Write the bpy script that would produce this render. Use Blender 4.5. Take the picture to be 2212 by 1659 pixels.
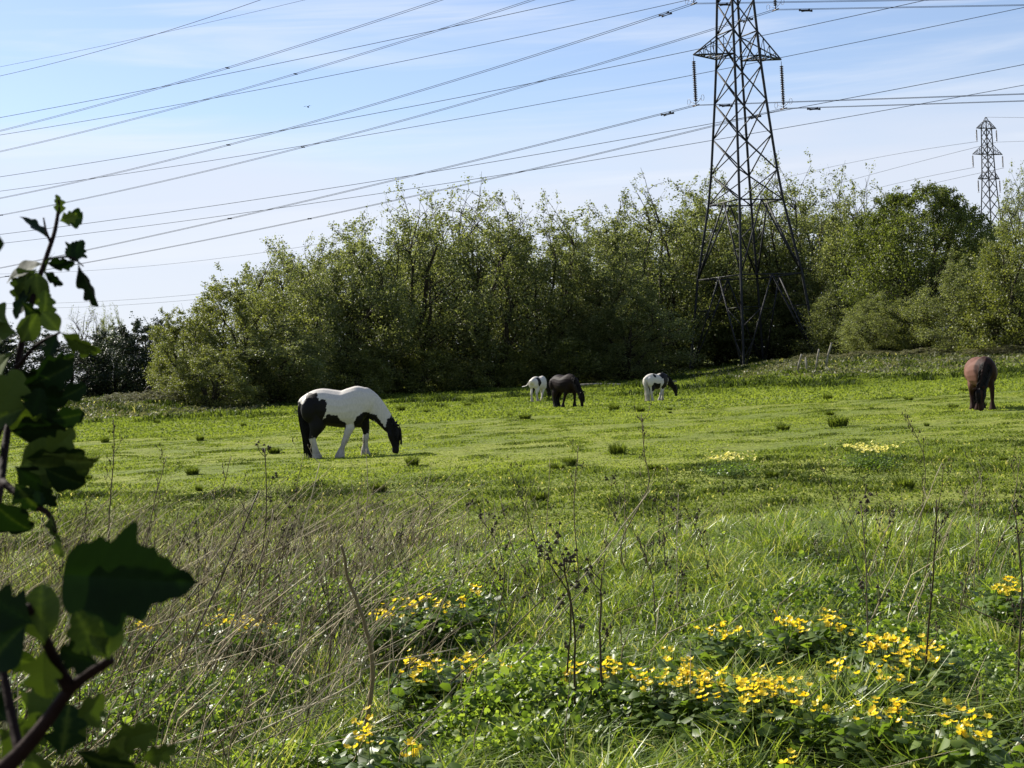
import bpy, math, random
import numpy as np
from mathutils import Vector, Matrix

for o in list(bpy.data.objects): bpy.data.objects.remove(o)
scene = bpy.context.scene
COL = scene.collection
rad = math.radians

# ------------------------------------------------------------------ camera
CAM_H = 1.7; F = 3200.0; W0, H0 = 2212.0, 1659.0
PITCH = rad(0.78); ROLL = rad(3.1)
fw = np.array([0, math.cos(PITCH), -math.sin(PITCH)])
up0 = np.array([0, math.sin(PITCH), math.cos(PITCH)])
rt0 = np.array([1.0, 0, 0])
rt = math.cos(ROLL)*rt0 - math.sin(ROLL)*up0
up = math.sin(ROLL)*rt0 + math.cos(ROLL)*up0
CAM = np.array([0, 0, CAM_H])
cd = bpy.data.cameras.new("camera"); cam = bpy.data.objects.new("camera", cd); COL.objects.link(cam)
m = Matrix(((rt[0], up[0], -fw[0], 0), (rt[1], up[1], -fw[1], 0), (rt[2], up[2], -fw[2], CAM_H), (0, 0, 0, 1)))
cam.matrix_world = m
cd.sensor_width = 36; cd.lens = 36*F/W0; cd.clip_start = 0.05; cd.clip_end = 6000
cd.dof.use_dof = True; cd.dof.focus_distance = 45; cd.dof.aperture_fstop = 30
scene.camera = cam

def ray(px, py):
    d = fw + rt*((px-W0/2)/F) + up*((H0/2-py)/F)
    return d
def P(px, py, Y):                                   # world point on that sight line at distance Y
    d = ray(px, py); return CAM + d*(Y/d[1])
def horizon(px): return 786 - (px-1106)*math.tan(ROLL)

# ------------------------------------------------------------------ world, sun
SUN_EL = rad(37); SUN_AZ = np.array([-0.74, 0.67])
w = bpy.data.worlds.new("World"); scene.world = w; w.use_nodes = True
nt = w.node_tree; N = nt.nodes; L = nt.links; N.clear()
out = N.new('ShaderNodeOutputWorld'); bg = N.new('ShaderNodeBackground')
sky = N.new('ShaderNodeTexSky'); sky.sky_type = 'NISHITA'; sky.sun_disc = False
sky.sun_elevation = SUN_EL; sky.sun_rotation = math.atan2(SUN_AZ[0], SUN_AZ[1])
sky.air_density = 1.0; sky.dust_density = 0.35; sky.ozone_density = 2.5; sky.altitude = 0
bg.inputs['Strength'].default_value = 0.071
# thin high cloud in the sky: streaks stretched sideways, thicker low down
tc = N.new('ShaderNodeTexCoord'); sep = N.new('ShaderNodeSeparateXYZ'); L.new(tc.outputs['Generated'], sep.inputs[0])
mp = N.new('ShaderNodeMapping'); L.new(tc.outputs['Generated'], mp.inputs[0]); mp.inputs['Scale'].default_value = (1.6, 1.6, 13)
mp.inputs['Rotation'].default_value = (0, rad(6), 0); mp.inputs['Location'].default_value = (3.3, 1.1, 0.45)
no = N.new('ShaderNodeTexNoise'); L.new(mp.outputs[0], no.inputs['Vector']); no.inputs['Scale'].default_value = 1.6
no.inputs['Detail'].default_value = 5; no.inputs['Roughness'].default_value = 0.45
no.inputs['Distortion'].default_value = 0.3
mr = N.new('ShaderNodeMapRange'); L.new(sep.outputs['Z'], mr.inputs['Value'])
mr.interpolation_type = 'SMOOTHSTEP'
mr.inputs['From Min'].default_value = 0.235; mr.inputs['From Max'].default_value = 0.06
mr.inputs['To Min'].default_value = -0.16; mr.inputs['To Max'].default_value = 0.62
ad = N.new('ShaderNodeMath'); ad.operation = 'ADD'; L.new(no.outputs['Fac'], ad.inputs[0]); L.new(mr.outputs[0], ad.inputs[1])
mr2 = N.new('ShaderNodeMapRange'); mr2.interpolation_type = 'SMOOTHSTEP'; L.new(ad.outputs[0], mr2.inputs['Value'])
mr2.inputs['From Min'].default_value = 0.42; mr2.inputs['From Max'].default_value = 1.05
mr2.inputs['To Min'].default_value = 0.10; mr2.inputs['To Max'].default_value = 0.85
mx = N.new('ShaderNodeMix'); mx.data_type = 'RGBA'; L.new(mr2.outputs[0], mx.inputs['Factor'])
tint = N.new('ShaderNodeMix'); tint.data_type = 'RGBA'; tint.blend_type = 'MULTIPLY'; tint.inputs['Factor'].default_value = 1
tint.inputs['B'].default_value = (0.97, 0.95, 1.03, 1)
L.new(sky.outputs[0], tint.inputs['A']); L.new(tint.outputs['Result'], mx.inputs['A'])
mx.inputs['B'].default_value = (5.5, 5.85, 6.7, 1)
# a faint higher veil of cirrus wisps
mp2 = N.new('ShaderNodeMapping'); L.new(tc.outputs['Generated'], mp2.inputs[0]); mp2.inputs['Scale'].default_value = (2.2, 2.2, 30); mp2.inputs['Rotation'].default_value = (0, rad(-5), 0); mp2.inputs['Location'].default_value = (0.3, 0.2, 1.9)
no2 = N.new('ShaderNodeTexNoise'); L.new(mp2.outputs[0], no2.inputs['Vector']); no2.inputs['Scale'].default_value = 1.3; no2.inputs['Detail'].default_value = 6; no2.inputs['Roughness'].default_value = .55; no2.inputs['Distortion'].default_value = .5
mr3 = N.new('ShaderNodeMapRange'); mr3.interpolation_type = 'SMOOTHSTEP'; L.new(no2.outputs['Fac'], mr3.inputs['Value']); mr3.inputs['From Min'].default_value = .48; mr3.inputs['From Max'].default_value = .72; mr3.inputs['To Max'].default_value = .42
mx2 = N.new('ShaderNodeMix'); mx2.data_type = 'RGBA'; L.new(mr3.outputs[0], mx2.inputs['Factor']); L.new(mx.outputs['Result'], mx2.inputs['A']); mx2.inputs['B'].default_value = (6.4, 6.7, 7.3, 1); mx = mx2
L.new(mx.outputs['Result'], bg.inputs['Color']); L.new(bg.outputs[0], out.inputs[0])

sd = bpy.data.lights.new("sun", 'SUN'); sd.energy = 5.0; sd.angle = rad(0.5); sd.color = (1, 0.94, 0.84)
so = bpy.data.objects.new("sun", sd); COL.objects.link(so)
az = SUN_AZ/np.linalg.norm(SUN_AZ)
sv = Vector((az[0]*math.cos(SUN_EL), az[1]*math.cos(SUN_EL), math.sin(SUN_EL)))
so.rotation_euler = sv.to_track_quat('Z', 'Y').to_euler()
vs = scene.view_settings; vs.view_transform = 'Standard'; vs.look = 'None'; vs.exposure = 1.0; vs.gamma = 1

# ------------------------------------------------------------------ helpers
RNG = np.random.default_rng(7)
_grids = {}
def vnoise(x, y, s, seed=0):
    if seed not in _grids: _grids[seed] = np.random.default_rng(seed+100).random((256, 256))
    g = _grids[seed]; x = np.asarray(x, float)/s; y = np.asarray(y, float)/s
    xi = np.floor(x).astype(int); yi = np.floor(y).astype(int); fx = x-xi; fy = y-yi
    fx = fx*fx*(3-2*fx); fy = fy*fy*(3-2*fy)
    a = g[xi % 256, yi % 256]; b = g[(xi+1) % 256, yi % 256]; c = g[xi % 256, (yi+1) % 256]; d = g[(xi+1) % 256, (yi+1) % 256]
    return (a*(1-fx)+b*fx)*(1-fy)+(c*(1-fx)+d*fx)*fy
def fbm(x, y, s, seed=0, o=3):
    t = 0; a = 1; n = 0
    for k in range(o): t = t+a*vnoise(x, y, s/2**k, seed+k); n += a; a *= .5
    return t/n
def sstep(a, b, x):
    t = np.clip((np.asarray(x, float)-a)/(b-a), 0, 1); return t*t*(3-2*t)
def terrain(x, y):
    x = np.asarray(x, float); y = np.asarray(y, float)
    h = (fbm(x, y, 6, 1)-.5)*.10*sstep(8, 16, y)*(1-.5*sstep(40, 80, y)) + (fbm(x, y, 1.3, 5, 2)-.5)*.07
    h = h + .80*sstep(70, 92, y+ (fbm(x, y, 5, 9)-.5)*6)*sstep(10, 22, x) * (1-sstep(200, 260, y))
    h = h + .75*sstep(74, 84, y)*sstep(-15, -20, x)*(1-sstep(92, 105, y))
    return h
def G(px, py, z=0.0):                               # where the sight line meets the ground (or a height above it)
    d = ray(px, py); t = (z-CAM_H)/d[2]; p = CAM+d*t
    for _ in range(12):
        hz = float(terrain(p[0], p[1]))+z
        t = .5*t + .5*(hz-CAM_H)/d[2]; p = CAM+d*t
    return p

def build(name, V, Fs, mat, parent=None, smooth=False, tint=None, col=None):
    """V (n,3); Fs list of int arrays (m,k); tint per-vertex float; col per-vertex rgb"""
    V = np.asarray(V, np.float32)
    if not isinstance(Fs, list): Fs = [Fs]
    Fs = [np.asarray(f, np.int32) for f in Fs if len(f)]
    me = bpy.data.meshes.new(name)
    me.vertices.add(len(V)); me.vertices.foreach_set('co', V.ravel())
    loops = np.concatenate([f.ravel() for f in Fs]); me.loops.add(len(loops)); me.loops.foreach_set('vertex_index', loops)
    tot = np.concatenate([np.full(len(f), f.shape[1], np.int32) for f in Fs])
    st = np.concatenate([[0], np.cumsum(tot)[:-1]]).astype(np.int32)
    me.polygons.add(len(tot)); me.polygons.foreach_set('loop_start', st); me.polygons.foreach_set('loop_total', tot)
    if smooth: me.polygons.foreach_set('use_smooth', np.ones(len(tot), bool))
    if tint is not None:
        a = me.attributes.new('tint', 'FLOAT', 'POINT'); a.data.foreach_set('value', np.asarray(tint, np.float32))
    if col is not None:
        a = me.attributes.new('coat', 'FLOAT_COLOR', 'POINT')
        c = np.ones((len(V), 4), np.float32); c[:, :3] = col; a.data.foreach_set('color', c.ravel())
    me.update(calc_edges=True); me.validate()
    me.materials.append(mat)
    o = bpy.data.objects.new(name, me); COL.objects.link(o)
    if parent is not None: o.parent = parent
    return o
def tag(o, label=None, cat=None, group=None, kind=None):
    if label: o['label'] = label
    if cat: o['category'] = cat
    if group: o['group'] = group
    if kind: o['kind'] = kind
    return o
def empty(name, loc=(0, 0, 0), rz=0, label=None, cat=None, group=None):
    o = bpy.data.objects.new(name, None); COL.objects.link(o); o.location = loc; o.rotation_euler = (0, 0, rz)
    o.empty_display_size = .2
    return tag(o, label, cat, group)
def copy_tree(o, parent=None):
    c = o.copy(); COL.objects.link(c); c.parent = parent
    for ch in list(o.children): copy_tree(ch, c)
    return c

class MB:
    def __init__(s): s.V = []; s.F4 = []; s.F3 = []; s.T = []; s.n = 0
    def add(s, V, F4=None, F3=None, t=0.5):
        V = np.asarray(V, float); s.V.append(V)
        if F4 is not None and len(F4): s.F4.append(np.asarray(F4)+s.n)
        if F3 is not None and len(F3): s.F3.append(np.asarray(F3)+s.n)
        s.T.append(np.broadcast_to(np.asarray(t, float), (len(V),))); s.n += len(V)
    def tube(s, pts, r, k=5, t=.5, cap=True):
        pts = np.asarray(pts, float); n = len(pts); r = np.broadcast_to(np.asarray(r, float), (n,))
        d = np.gradient(pts, axis=0); d /= np.linalg.norm(d, axis=1)[:, None]+1e-9
        ref = np.array([0, 0, 1.]) if abs(d[:, 2]).mean() < .8 else np.array([1., 0, 0])
        a = np.cross(d, ref); a /= np.linalg.norm(a, axis=1)[:, None]+1e-9; b = np.cross(d, a)
        th = np.arange(k)*2*math.pi/k + math.pi/4
        V = pts[:, None]+r[:, None, None]*(np.cos(th)[None, :, None]*a[:, None]+np.sin(th)[None, :, None]*b[:, None])
        V = V.reshape(-1, 3); i = np.arange(n-1)[:, None]*k; j = np.arange(k)[None]; j2 = (j+1) % k
        Fq = np.stack([i+j, i+j2, i+k+j2, i+k+j], -1).reshape(-1, 4)
        F3 = None
        if cap:
            V = np.vstack([V, pts[:1], pts[-1:]]); c0 = n*k; jj = np.arange(k)
            F3 = np.vstack([np.stack([jj*0+c0, (jj+1) % k, jj], 1), np.stack([jj*0+c0+1, (n-1)*k+jj, (n-1)*k+(jj+1) % k], 1)])
        s.add(V, Fq, F3, t)
    def bar(s, a, b, r, t=.5): s.tube([a, b], r, 4, t)
    def build(s, name, mat, parent=None, smooth=False):
        V = np.vstack(s.V); Fs = []
        if s.F4: Fs.append(np.vstack(s.F4))
        if s.F3: Fs.append(np.vstack(s.F3))
        return build(name, V, Fs, mat, parent, smooth, tint=np.concatenate(s.T))

# ------------------------------------------------------------------ materials
def newmat(name):
    m = bpy.data.materials.new(name); m.use_nodes = True; nt = m.node_tree
    for n in list(nt.nodes):
        if n.type != 'OUTPUT_MATERIAL': nt.nodes.remove(n)
    return m, nt, nt.nodes, nt.links, [n for n in nt.nodes][0]
def leafmat(name, stops, transl=0.45, tcol=(1.5, 1.6, .7), rough=.45, spec=.5, tint=True):
    """colour ramp over the per-leaf 'tint'; thin leaf: reflects and lets light through"""
    m, nt, N, L, out = newmat(name)
    at = N.new('ShaderNodeAttribute'); at.attribute_name = 'tint'
    cr = N.new('ShaderNodeValToRGB'); L.new(at.outputs['Fac'], cr.inputs[0])
    e = cr.color_ramp.elements
    while len(e) < len(stops): e.new(.5)
    for k, (p, c) in enumerate(stops): e[k].position = p; e[k].color = (*c, 1)
    pr = N.new('ShaderNodeBsdfPrincipled'); L.new(cr.outputs[0], pr.inputs['Base Color'])
    pr.inputs['Roughness'].default_value = rough; pr.inputs['Specular IOR Level'].default_value = spec
    tr = N.new('ShaderNodeBsdfTranslucent'); mu = N.new('ShaderNodeMix'); mu.data_type = 'RGBA'; mu.blend_type = 'MULTIPLY'
    mu.inputs['Factor'].default_value = 1; L.new(cr.outputs[0], mu.inputs['A']); mu.inputs['B'].default_value = (*tcol, 1)
    L.new(mu.outputs['Result'], tr.inputs['Color'])
    mx = N.new('ShaderNodeMixShader'); mx.inputs[0].default_value = transl
    L.new(pr.outputs[0], mx.inputs[1]); L.new(tr.outputs[0], mx.inputs[2]); L.new(mx.outputs[0], out.inputs[0])
    return m
def noisemat(name, c1, c2, scale=4, rough=.8, bump=.2, metal=0, detail=5, spec=.4):
    m, nt, N, L, out = newmat(name)
    tc = N.new('ShaderNodeTexCoord'); no = N.new('ShaderNodeTexNoise'); no.inputs['Scale'].default_value = scale
    no.inputs['Detail'].default_value = detail; L.new(tc.outputs['Object'], no.inputs['Vector'])
    cr = N.new('ShaderNodeValToRGB'); L.new(no.outputs['Fac'], cr.inputs[0])
    cr.color_ramp.elements[0].position = .35; cr.color_ramp.elements[0].color = (*c1, 1)
    cr.color_ramp.elements[1].position = .65; cr.color_ramp.elements[1].color = (*c2, 1)
    pr = N.new('ShaderNodeBsdfPrincipled'); L.new(cr.outputs[0], pr.inputs['Base Color'])
    pr.inputs['Roughness'].default_value = rough; pr.inputs['Metallic'].default_value = metal
    pr.inputs['Specular IOR Level'].default_value = spec
    if bump:
        bp = N.new('ShaderNodeBump'); bp.inputs['Strength'].default_value = bump; L.new(no.outputs['Fac'], bp.inputs['Height'])
        bp.inputs['Distance'].default_value = .02
        L.new(bp.outputs[0], pr.inputs['Normal'])
    L.new(pr.outputs[0], out.inputs[0]); return m

M_WILLOW = leafmat('willow_leaf', [(0, (.050, .064, .018)), (.5, (.112, .136, .042)), (1, (.27, .29, .14))], .48, (1.5, 1.5, .8), .5, .3)
M_SALLOW = leafmat('sallow_leaf', [(0, (.045, .058, .014)), (.5, (.115, .135, .034)), (1, (.25, .27, .085))], .46, (1.35, 1.35, .6), .5, .3)
M_DENSE = leafmat('dense_leaf', [(0, (.040, .054, .013)), (.5, (.100, .122, .030)), (1, (.21, .23, .075))], .48, (1.2, 1.3, .5), .5, .3)
M_DARK = leafmat('ivy_leaf', [(0, (.012, .02, .012)), (.5, (.022, .036, .018)), (1, (.07, .085, .03))], .22, (1.1, 1.2, .6), .5, .3)
M_SCRUB = leafmat('scrub_leaf', [(0, (.05, .055, .025)), (.5, (.12, .13, .06)), (1, (.26, .23, .15))], .35, (1.1, 1.1, .7), .6, .25)
M_GRASS = leafmat('grass_blade', [(0, (.035, .055, .010)), (.45, (.140, .215, .032)), (.75, (.28, .36, .075)), (1, (.50, .46, .25))], .45, (1.35, 1.3, .5), .38, .5)
M_FIELD = leafmat('field_grass', [(0, (.030, .048, .010)), (.4, (.150, .200, .038)), (.75, (.25, .31, .066)), (1, (.44, .42, .20))], .45, (1.35, 1.3, .6), .75, .08)
M_COVER = leafmat('ground_leaf', [(0, (.04, .07, .014)), (.5, (.115, .175, .030)), (1, (.26, .33, .07))], .48, (1.5, 1.55, .6), .42, .35)
M_STRAW = leafmat('dry_stem', [(0, (.035, .027, .014)), (.5, (.18, .135, .07)), (1, (.58, .50, .31))], .12, (1, 1, 1), .6, .2)
M_HAW = leafmat('hawthorn_leaf', [(0, (.004, .009, .003)), (.5, (.010, .024, .005)), (1, (.12, .16, .025))], .14, (1.3, 1.5, .4), .65, .07)
M_PETAL = leafmat('petal', [(0, (.92, .58, .01)), (.5, (.94, .70, .03)), (1, (.95, .78, .08))], .48, (1.0, 1.0, .8), .4, .4)
M_BARK = noisemat('bark', (.018, .015, .008), (.055, .046, .028), 6, .9, .5, spec=.15)
M_TWIG = noisemat('twig_bark', (.008, .004, .003), (.020, .010, .007), 30, .75, .3, spec=.08)
M_STEEL = noisemat('tower_steel', (.005, .006, .007), (.014, .016, .018), 2.5, .65, .1, 0)
M_WIRE = noisemat('wire', (.03, .03, .035), (.05, .05, .055), 3, .8, 0, 0, spec=.1)
M_GLASS = noisemat('insulator_disc', (.035, .02, .018), (.08, .05, .045), 3, .3, 0)
M_WOOD = noisemat('weathered_wood', (.16, .14, .10), (.32, .29, .23), 5, .9, .3)
M_HAIRB = noisemat('black_hair', (.004, .0035, .003), (.012, .010, .008), 8, .6, .2, spec=.15)
M_HAIRW = noisemat('white_hair', (.38, .34, .28), (.60, .56, .49), 8, .6, .2)
M_HOOF = noisemat('hoof', (.04, .035, .03), (.09, .08, .06), 8, .6, .1)
M_EYE = noisemat('eye', (.004, .003, .003), (.01, .008, .006), 8, .12, 0)
def coatmat(name, rough, spec):
    m, nt, N, L, out = newmat(name)
    at = N.new('ShaderNodeAttribute'); at.attribute_name = 'coat'
    tc = N.new('ShaderNodeTexCoord'); no = N.new('ShaderNodeTexNoise'); no.inputs['Scale'].default_value = 45; no.inputs['Detail'].default_value = 4
    mp = N.new('ShaderNodeMapping'); mp.inputs['Scale'].default_value = (1, 1, .3); L.new(tc.outputs['Object'], mp.inputs[0]); L.new(mp.outputs[0], no.inputs['Vector'])
    mr = N.new('ShaderNodeMapRange'); L.new(no.outputs['Fac'], mr.inputs['Value']); mr.inputs['To Min'].default_value = .72; mr.inputs['To Max'].default_value = 1.18
    mu = N.new('ShaderNodeMix'); mu.data_type = 'RGBA'; mu.blend_type = 'MULTIPLY'; mu.inputs['Factor'].default_value = 1
    L.new(at.outputs['Color'], mu.inputs['A']); L.new(mr.outputs[0], mu.inputs['B'])
    pr = N.new('ShaderNodeBsdfPrincipled'); L.new(mu.outputs['Result'], pr.inputs['Base Color']); pr.inputs['Roughness'].default_value = rough
    pr.inputs['Specular IOR Level'].default_value = spec
    bp = N.new('ShaderNodeBump'); bp.inputs['Strength'].default_value = .25; bp.inputs['Distance'].default_value = .01
    L.new(no.outputs['Fac'], bp.inputs['Height']); L.new(bp.outputs[0], pr.inputs['Normal'])
    L.new(pr.outputs[0], out.inputs[0]); return m
M_COAT = coatmat('horse_coat', .6, .14); M_COATG = coatmat('glossy_horse_coat', .6, .06)

# ground
def groundmat():
    m, nt, N, L, out = newmat('meadow_ground')
    tc = N.new('ShaderNodeTexCoord')
    n1 = N.new('ShaderNodeTexNoise'); n1.inputs['Scale'].default_value = 3.5; n1.inputs['Detail'].default_value = 8; n1.inputs['Roughness'].default_value = .7
    n2 = N.new('ShaderNodeTexNoise'); n2.inputs['Scale'].default_value = .25; n2.inputs['Detail'].default_value = 4
    L.new(tc.outputs['Object'], n1.inputs['Vector']); L.new(tc.outputs['Object'], n2.inputs['Vector'])
    c1 = N.new('ShaderNodeValToRGB'); L.new(n1.outputs['Fac'], c1.inputs[0])
    e = c1.color_ramp.elements; e[0].position = .36; e[0].color = (.095, .110, .022, 1); e[1].position = .62; e[1].color = (.205, .240, .045, 1)
    c2 = N.new('ShaderNodeValToRGB'); L.new(n2.outputs['Fac'], c2.inputs[0])
    e = c2.color_ramp.elements; e[0].position = .4; e[0].color = (.75, .8, .8, 1); e[1].position = .6; e[1].color = (1.1, 1.05, .95, 1)
    mu = N.new('ShaderNodeMix'); mu.data_type = 'RGBA'; mu.blend_type = 'MULTIPLY'; mu.inputs['Factor'].default_value = 1
    L.new(c1.outputs[0], mu.inputs['A']); L.new(c2.outputs[0], mu.inputs['B'])
    # mottled ground, darkened under the verge plants (y < 13 m), turf beyond
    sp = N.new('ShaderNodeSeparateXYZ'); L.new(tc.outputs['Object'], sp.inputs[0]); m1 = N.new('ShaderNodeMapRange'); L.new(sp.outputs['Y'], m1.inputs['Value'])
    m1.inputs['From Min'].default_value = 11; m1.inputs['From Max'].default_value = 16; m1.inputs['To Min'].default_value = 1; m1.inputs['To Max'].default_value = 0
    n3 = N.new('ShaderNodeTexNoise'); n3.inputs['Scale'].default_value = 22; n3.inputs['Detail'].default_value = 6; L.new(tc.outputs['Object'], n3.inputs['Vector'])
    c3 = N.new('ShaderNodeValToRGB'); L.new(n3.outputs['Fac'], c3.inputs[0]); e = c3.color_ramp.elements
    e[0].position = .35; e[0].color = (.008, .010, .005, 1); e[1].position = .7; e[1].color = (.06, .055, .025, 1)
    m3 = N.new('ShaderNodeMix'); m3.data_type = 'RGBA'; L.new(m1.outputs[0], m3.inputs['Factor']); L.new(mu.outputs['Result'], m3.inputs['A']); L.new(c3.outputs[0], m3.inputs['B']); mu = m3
    pr = N.new('ShaderNodeBsdfPrincipled'); L.new(mu.outputs['Result'], pr.inputs['Base Color']); pr.inputs['Roughness'].default_value = .95
    pr.inputs['Specular IOR Level'].default_value = .1
    bp = N.new('ShaderNodeBump'); bp.inputs['Strength'].default_value = .5; bp.inputs['Distance'].default_value = .05
    L.new(n1.outputs['Fac'], bp.inputs['Height']); L.new(bp.outputs[0], pr.inputs['Normal'])
    L.new(pr.outputs[0], out.inputs[0]); return m
ys = np.concatenate([np.arange(-8, 60, .3), np.arange(60, 130, .8), np.array([135, 145, 160, 180, 210, 260, 340, 480, 700, 1100, 2000, 4000])])
xs = np.concatenate([[-4000, -1500, -600, -300, -150], np.arange(-90, -25, 1.2), np.arange(-25, 25, .3), np.arange(25, 90, 1.2), [150, 300, 600, 1500, 4000]])
XX, YY = np.meshgrid(xs, ys); ZZ = terrain(XX, YY); nx = len(xs); ny = len(ys)
ii = (np.arange(ny-1)[:, None]*nx+np.arange(nx-1)[None]).ravel()
tag(build('ground', np.stack([XX.ravel(), YY.ravel(), ZZ.ravel()], 1), np.stack([ii, ii+1, ii+nx+1, ii+nx], 1), groundmat(), smooth=True), kind='structure')

# ------------------------------------------------------------------ grass blades (stuff)
def blades(name, x, y, hgt, wid, lean, tint, mat, z0=None, curl=.5):
    n = len(x); z = terrain(x, y) - .01 if z0 is None else z0
    ang = RNG.random(n)*2*math.pi; la = RNG.random(n)*2*math.pi
    wv = np.stack([np.cos(ang), np.sin(ang), np.zeros(n)], 1)*wid[:, None]*.5
    ld = np.stack([np.cos(la), np.sin(la), np.zeros(n)], 1)*(lean*hgt)[:, None]
    B = np.stack([x, y, z], 1); U = np.zeros((n, 3)); U[:, 2] = hgt
    M_ = B+U*.55+ld*.30; T_ = B+U*(1-.35*lean[:, None]*curl*2)+ld
    V = np.stack([B-wv, B+wv, M_-wv*.8, M_+wv*.8, T_], 1).reshape(-1, 3)
    i = np.arange(n)[:, None]*5
    Fq = i+np.array([[0, 1, 3, 2]]); Ft = i+np.array([[2, 3, 4]])
    return build(name, V, [Fq, Ft], mat, tint=np.repeat(tint, 5))
def cards(C, size, flat, tint, rng, elong=1.2, round_=False):
    """thin leaves at points C: folded along the midrib"""
    n = len(C); a = rng.random(n)*2*math.pi
    u = np.stack([np.cos(a), np.sin(a), rng.normal(0, flat, n)], 1); u /= np.linalg.norm(u, axis=1)[:, None]
    r = rng.normal(0, 1, (n, 3)); r[:, 2] *= flat+.15; v = np.cross(u, np.cross(np.tile([[0, 0, 1.]], (n, 1))+r*flat, u)*1.0)
    v = np.cross(u, np.tile([[0, 0, 1.]], (n, 1))+r*flat); v /= np.linalg.norm(v, axis=1)[:, None]+1e-9
    wn = np.cross(u, v); s = np.asarray(size)[:, None]
    p0 = C-u*s*.5*elong; p1 = C+u*s*.5*elong; fold = wn*s*.14
    if round_:
        A = C-u*s*.25*elong-v*s*.42+fold; B = C+u*s*.22*elong-v*s*.36+fold; D = C-u*s*.25*elong+v*s*.42+fold; E = C+u*s*.22*elong+v*s*.36+fold
        V = np.stack([p0, A, B, p1, E, D], 1).reshape(-1, 3); i = np.arange(n)[:, None]*6
        Fq = np.vstack([i+np.array([[0, 1, 2, 3]]), i+np.array([[0, 3, 4, 5]])])
        return V, Fq, np.repeat(tint, 6)
    A = C-v*s*.42+fold; B = C+v*s*.42+fold
    V = np.stack([p0, A, p1, B], 1).reshape(-1, 3); i = np.arange(n)[:, None]*4
    return V, i+np.array([[0, 1, 2, 3]]), np.repeat(tint, 4)
def scatter(n, y0, y1, p=1.0, margin=2.0, k=.40):
    u = RNG.random(n); y = (y0**p+(y1**p-y0**p)*u)**(1/p)
    x = (RNG.random(n)*2-1)*(k*y+margin)
    return x, y
# short grazed field, near part
x, y = scatter(430000, 13, 48, 1.15)
d = fbm(x, y, 3.0, 20); d2 = fbm(x, y, .6, 24, 2)
rough = np.clip(1-sstep(21, 27, y+(fbm(x, y, 5, 31)-.5)*9), 0, 1)
hgt = (.020+.070*np.clip(d2-.5, 0, 1)*2+.03*np.clip(d-.5, 0, 1)*2+rough*.045*d2)*(.6+.8*RNG.random(len(x)))
tn = np.clip(.50+.12*(RNG.random(len(x))-.5)+.6*(d-.5)-.95*np.clip(d2-.58, 0, 1)-.22*rough*(.4+1.2*fbm(x, y, 4, 33)), 0, .93)
tn = np.where(RNG.random(len(x)) < .008+.035*rough, .97, tn)
tag(blades('field_grass', x, y, hgt, .012+.0005*y, .5+.8*RNG.random(len(x)), tn, M_FIELD),
    'short grazed bright green grass across the field', 'grass', kind='stuff')
# far part of the field and the foot of the wood
x, y = scatter(240000, 46, 125, 1.0, 4, .42)
d = fbm(x, y, 5.0, 40); d2 = fbm(x, y, 1.8, 44, 2)
edge = sstep(58, 66, y+.10*x)
bank = np.maximum(sstep(74, 88, y)*sstep(12, 20, x), sstep(72, 78, y)*sstep(-13, -18, x))
clump = np.clip(d2-.55, 0, 1)*4
hgt = (.07+edge*.32*clump+.05*d+bank*.12*RNG.random(len(x)))*(.5+RNG.random(len(x)))
tn = np.clip(.47+.12*(RNG.random(len(x))-.5)+.4*(d-.5)-.42*edge*np.clip(clump, 0, 1)-.10*edge-.15*bank, 0, 1)
tn = np.where(RNG.random(len(x)) < bank*.06, .95, tn)
hgt *= .8
tag(blades('far_grass', x, y, hgt, .035+.0006*y+0*x, .3+.8*RNG.random(len(x)), tn, M_FIELD),
    'tufty darker grass towards the foot of the wood', 'grass', kind='stuff')
# grey-green rough herbs on the banks
x, y = scatter(150000, 70, 112, 1.0, 4, .42)
bk = np.maximum(sstep(72, 84, y+(fbm(x, y, 4, 91)-.5)*8)*sstep(11, 19, x), sstep(72, 77, y)*sstep(-12, -17, x)*(1-sstep(92, 98, y)))
k_ = RNG.random(len(x)) < bk*(.35+1.2*np.clip(fbm(x, y, 1.6, 93)-.35, 0, 1)); x, y = x[k_], y[k_]
hz_ = .08+.45*np.clip(fbm(x, y, 1.4, 95)-.3, 0, 1)
V, Fq, T = cards(np.stack([x, y, terrain(x, y)+hz_*RNG.random(len(x))**.6], 1), .07+.09*RNG.random(len(x)), .9, np.clip(.45+.7*(RNG.random(len(x))-.5)+.6*(fbm(x, y, 3, 97)-.5), 0, 1), RNG, 1.5)
tag(build('bank_herbs', V, Fq, M_SCRUB, tint=T), 'grey-green rough herbs and dead stems on the low banks', 'ground cover', kind='stuff')
# tall grass of the verge in front
x, y = scatter(400000, 4.3, 15.5, 1.1, 1.2, .40)
d = fbm(x, y, 1.2, 60); d2 = fbm(x, y, .35, 64, 2)
fade = 1-sstep(11.5, 15.5, y+(fbm(x, y, 1.5, 66)-.5)*4)
dens = RNG.random(len(x)) < np.clip(.42+2.2*(d-.42)+1.8*(d2-.5), .12, 1)
x, y, d, d2, fade = [a[dens] for a in (x, y, d, d2, fade)]
hgt = (.035+fade*(.09+.40*d2*d*1.3))*(.5+.9*RNG.random(len(x)))
tn = np.clip(.44+.75*(RNG.random(len(x))-.5)+.5*(d2-.5)+.1*(1-fade), 0, .9)
tn = np.where(RNG.random(len(x)) < .05+.08*sstep(0, -3, x), .9+.1*RNG.random(len(x)), tn)
tag(blades('tall_grass', x, y, hgt, .006+.008*RNG.random(len(x)), .3+1.3*RNG.random(len(x))**1.5, tn, M_GRASS),
    'long green grass of the wet verge in front', 'grass', kind='stuff')

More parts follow.
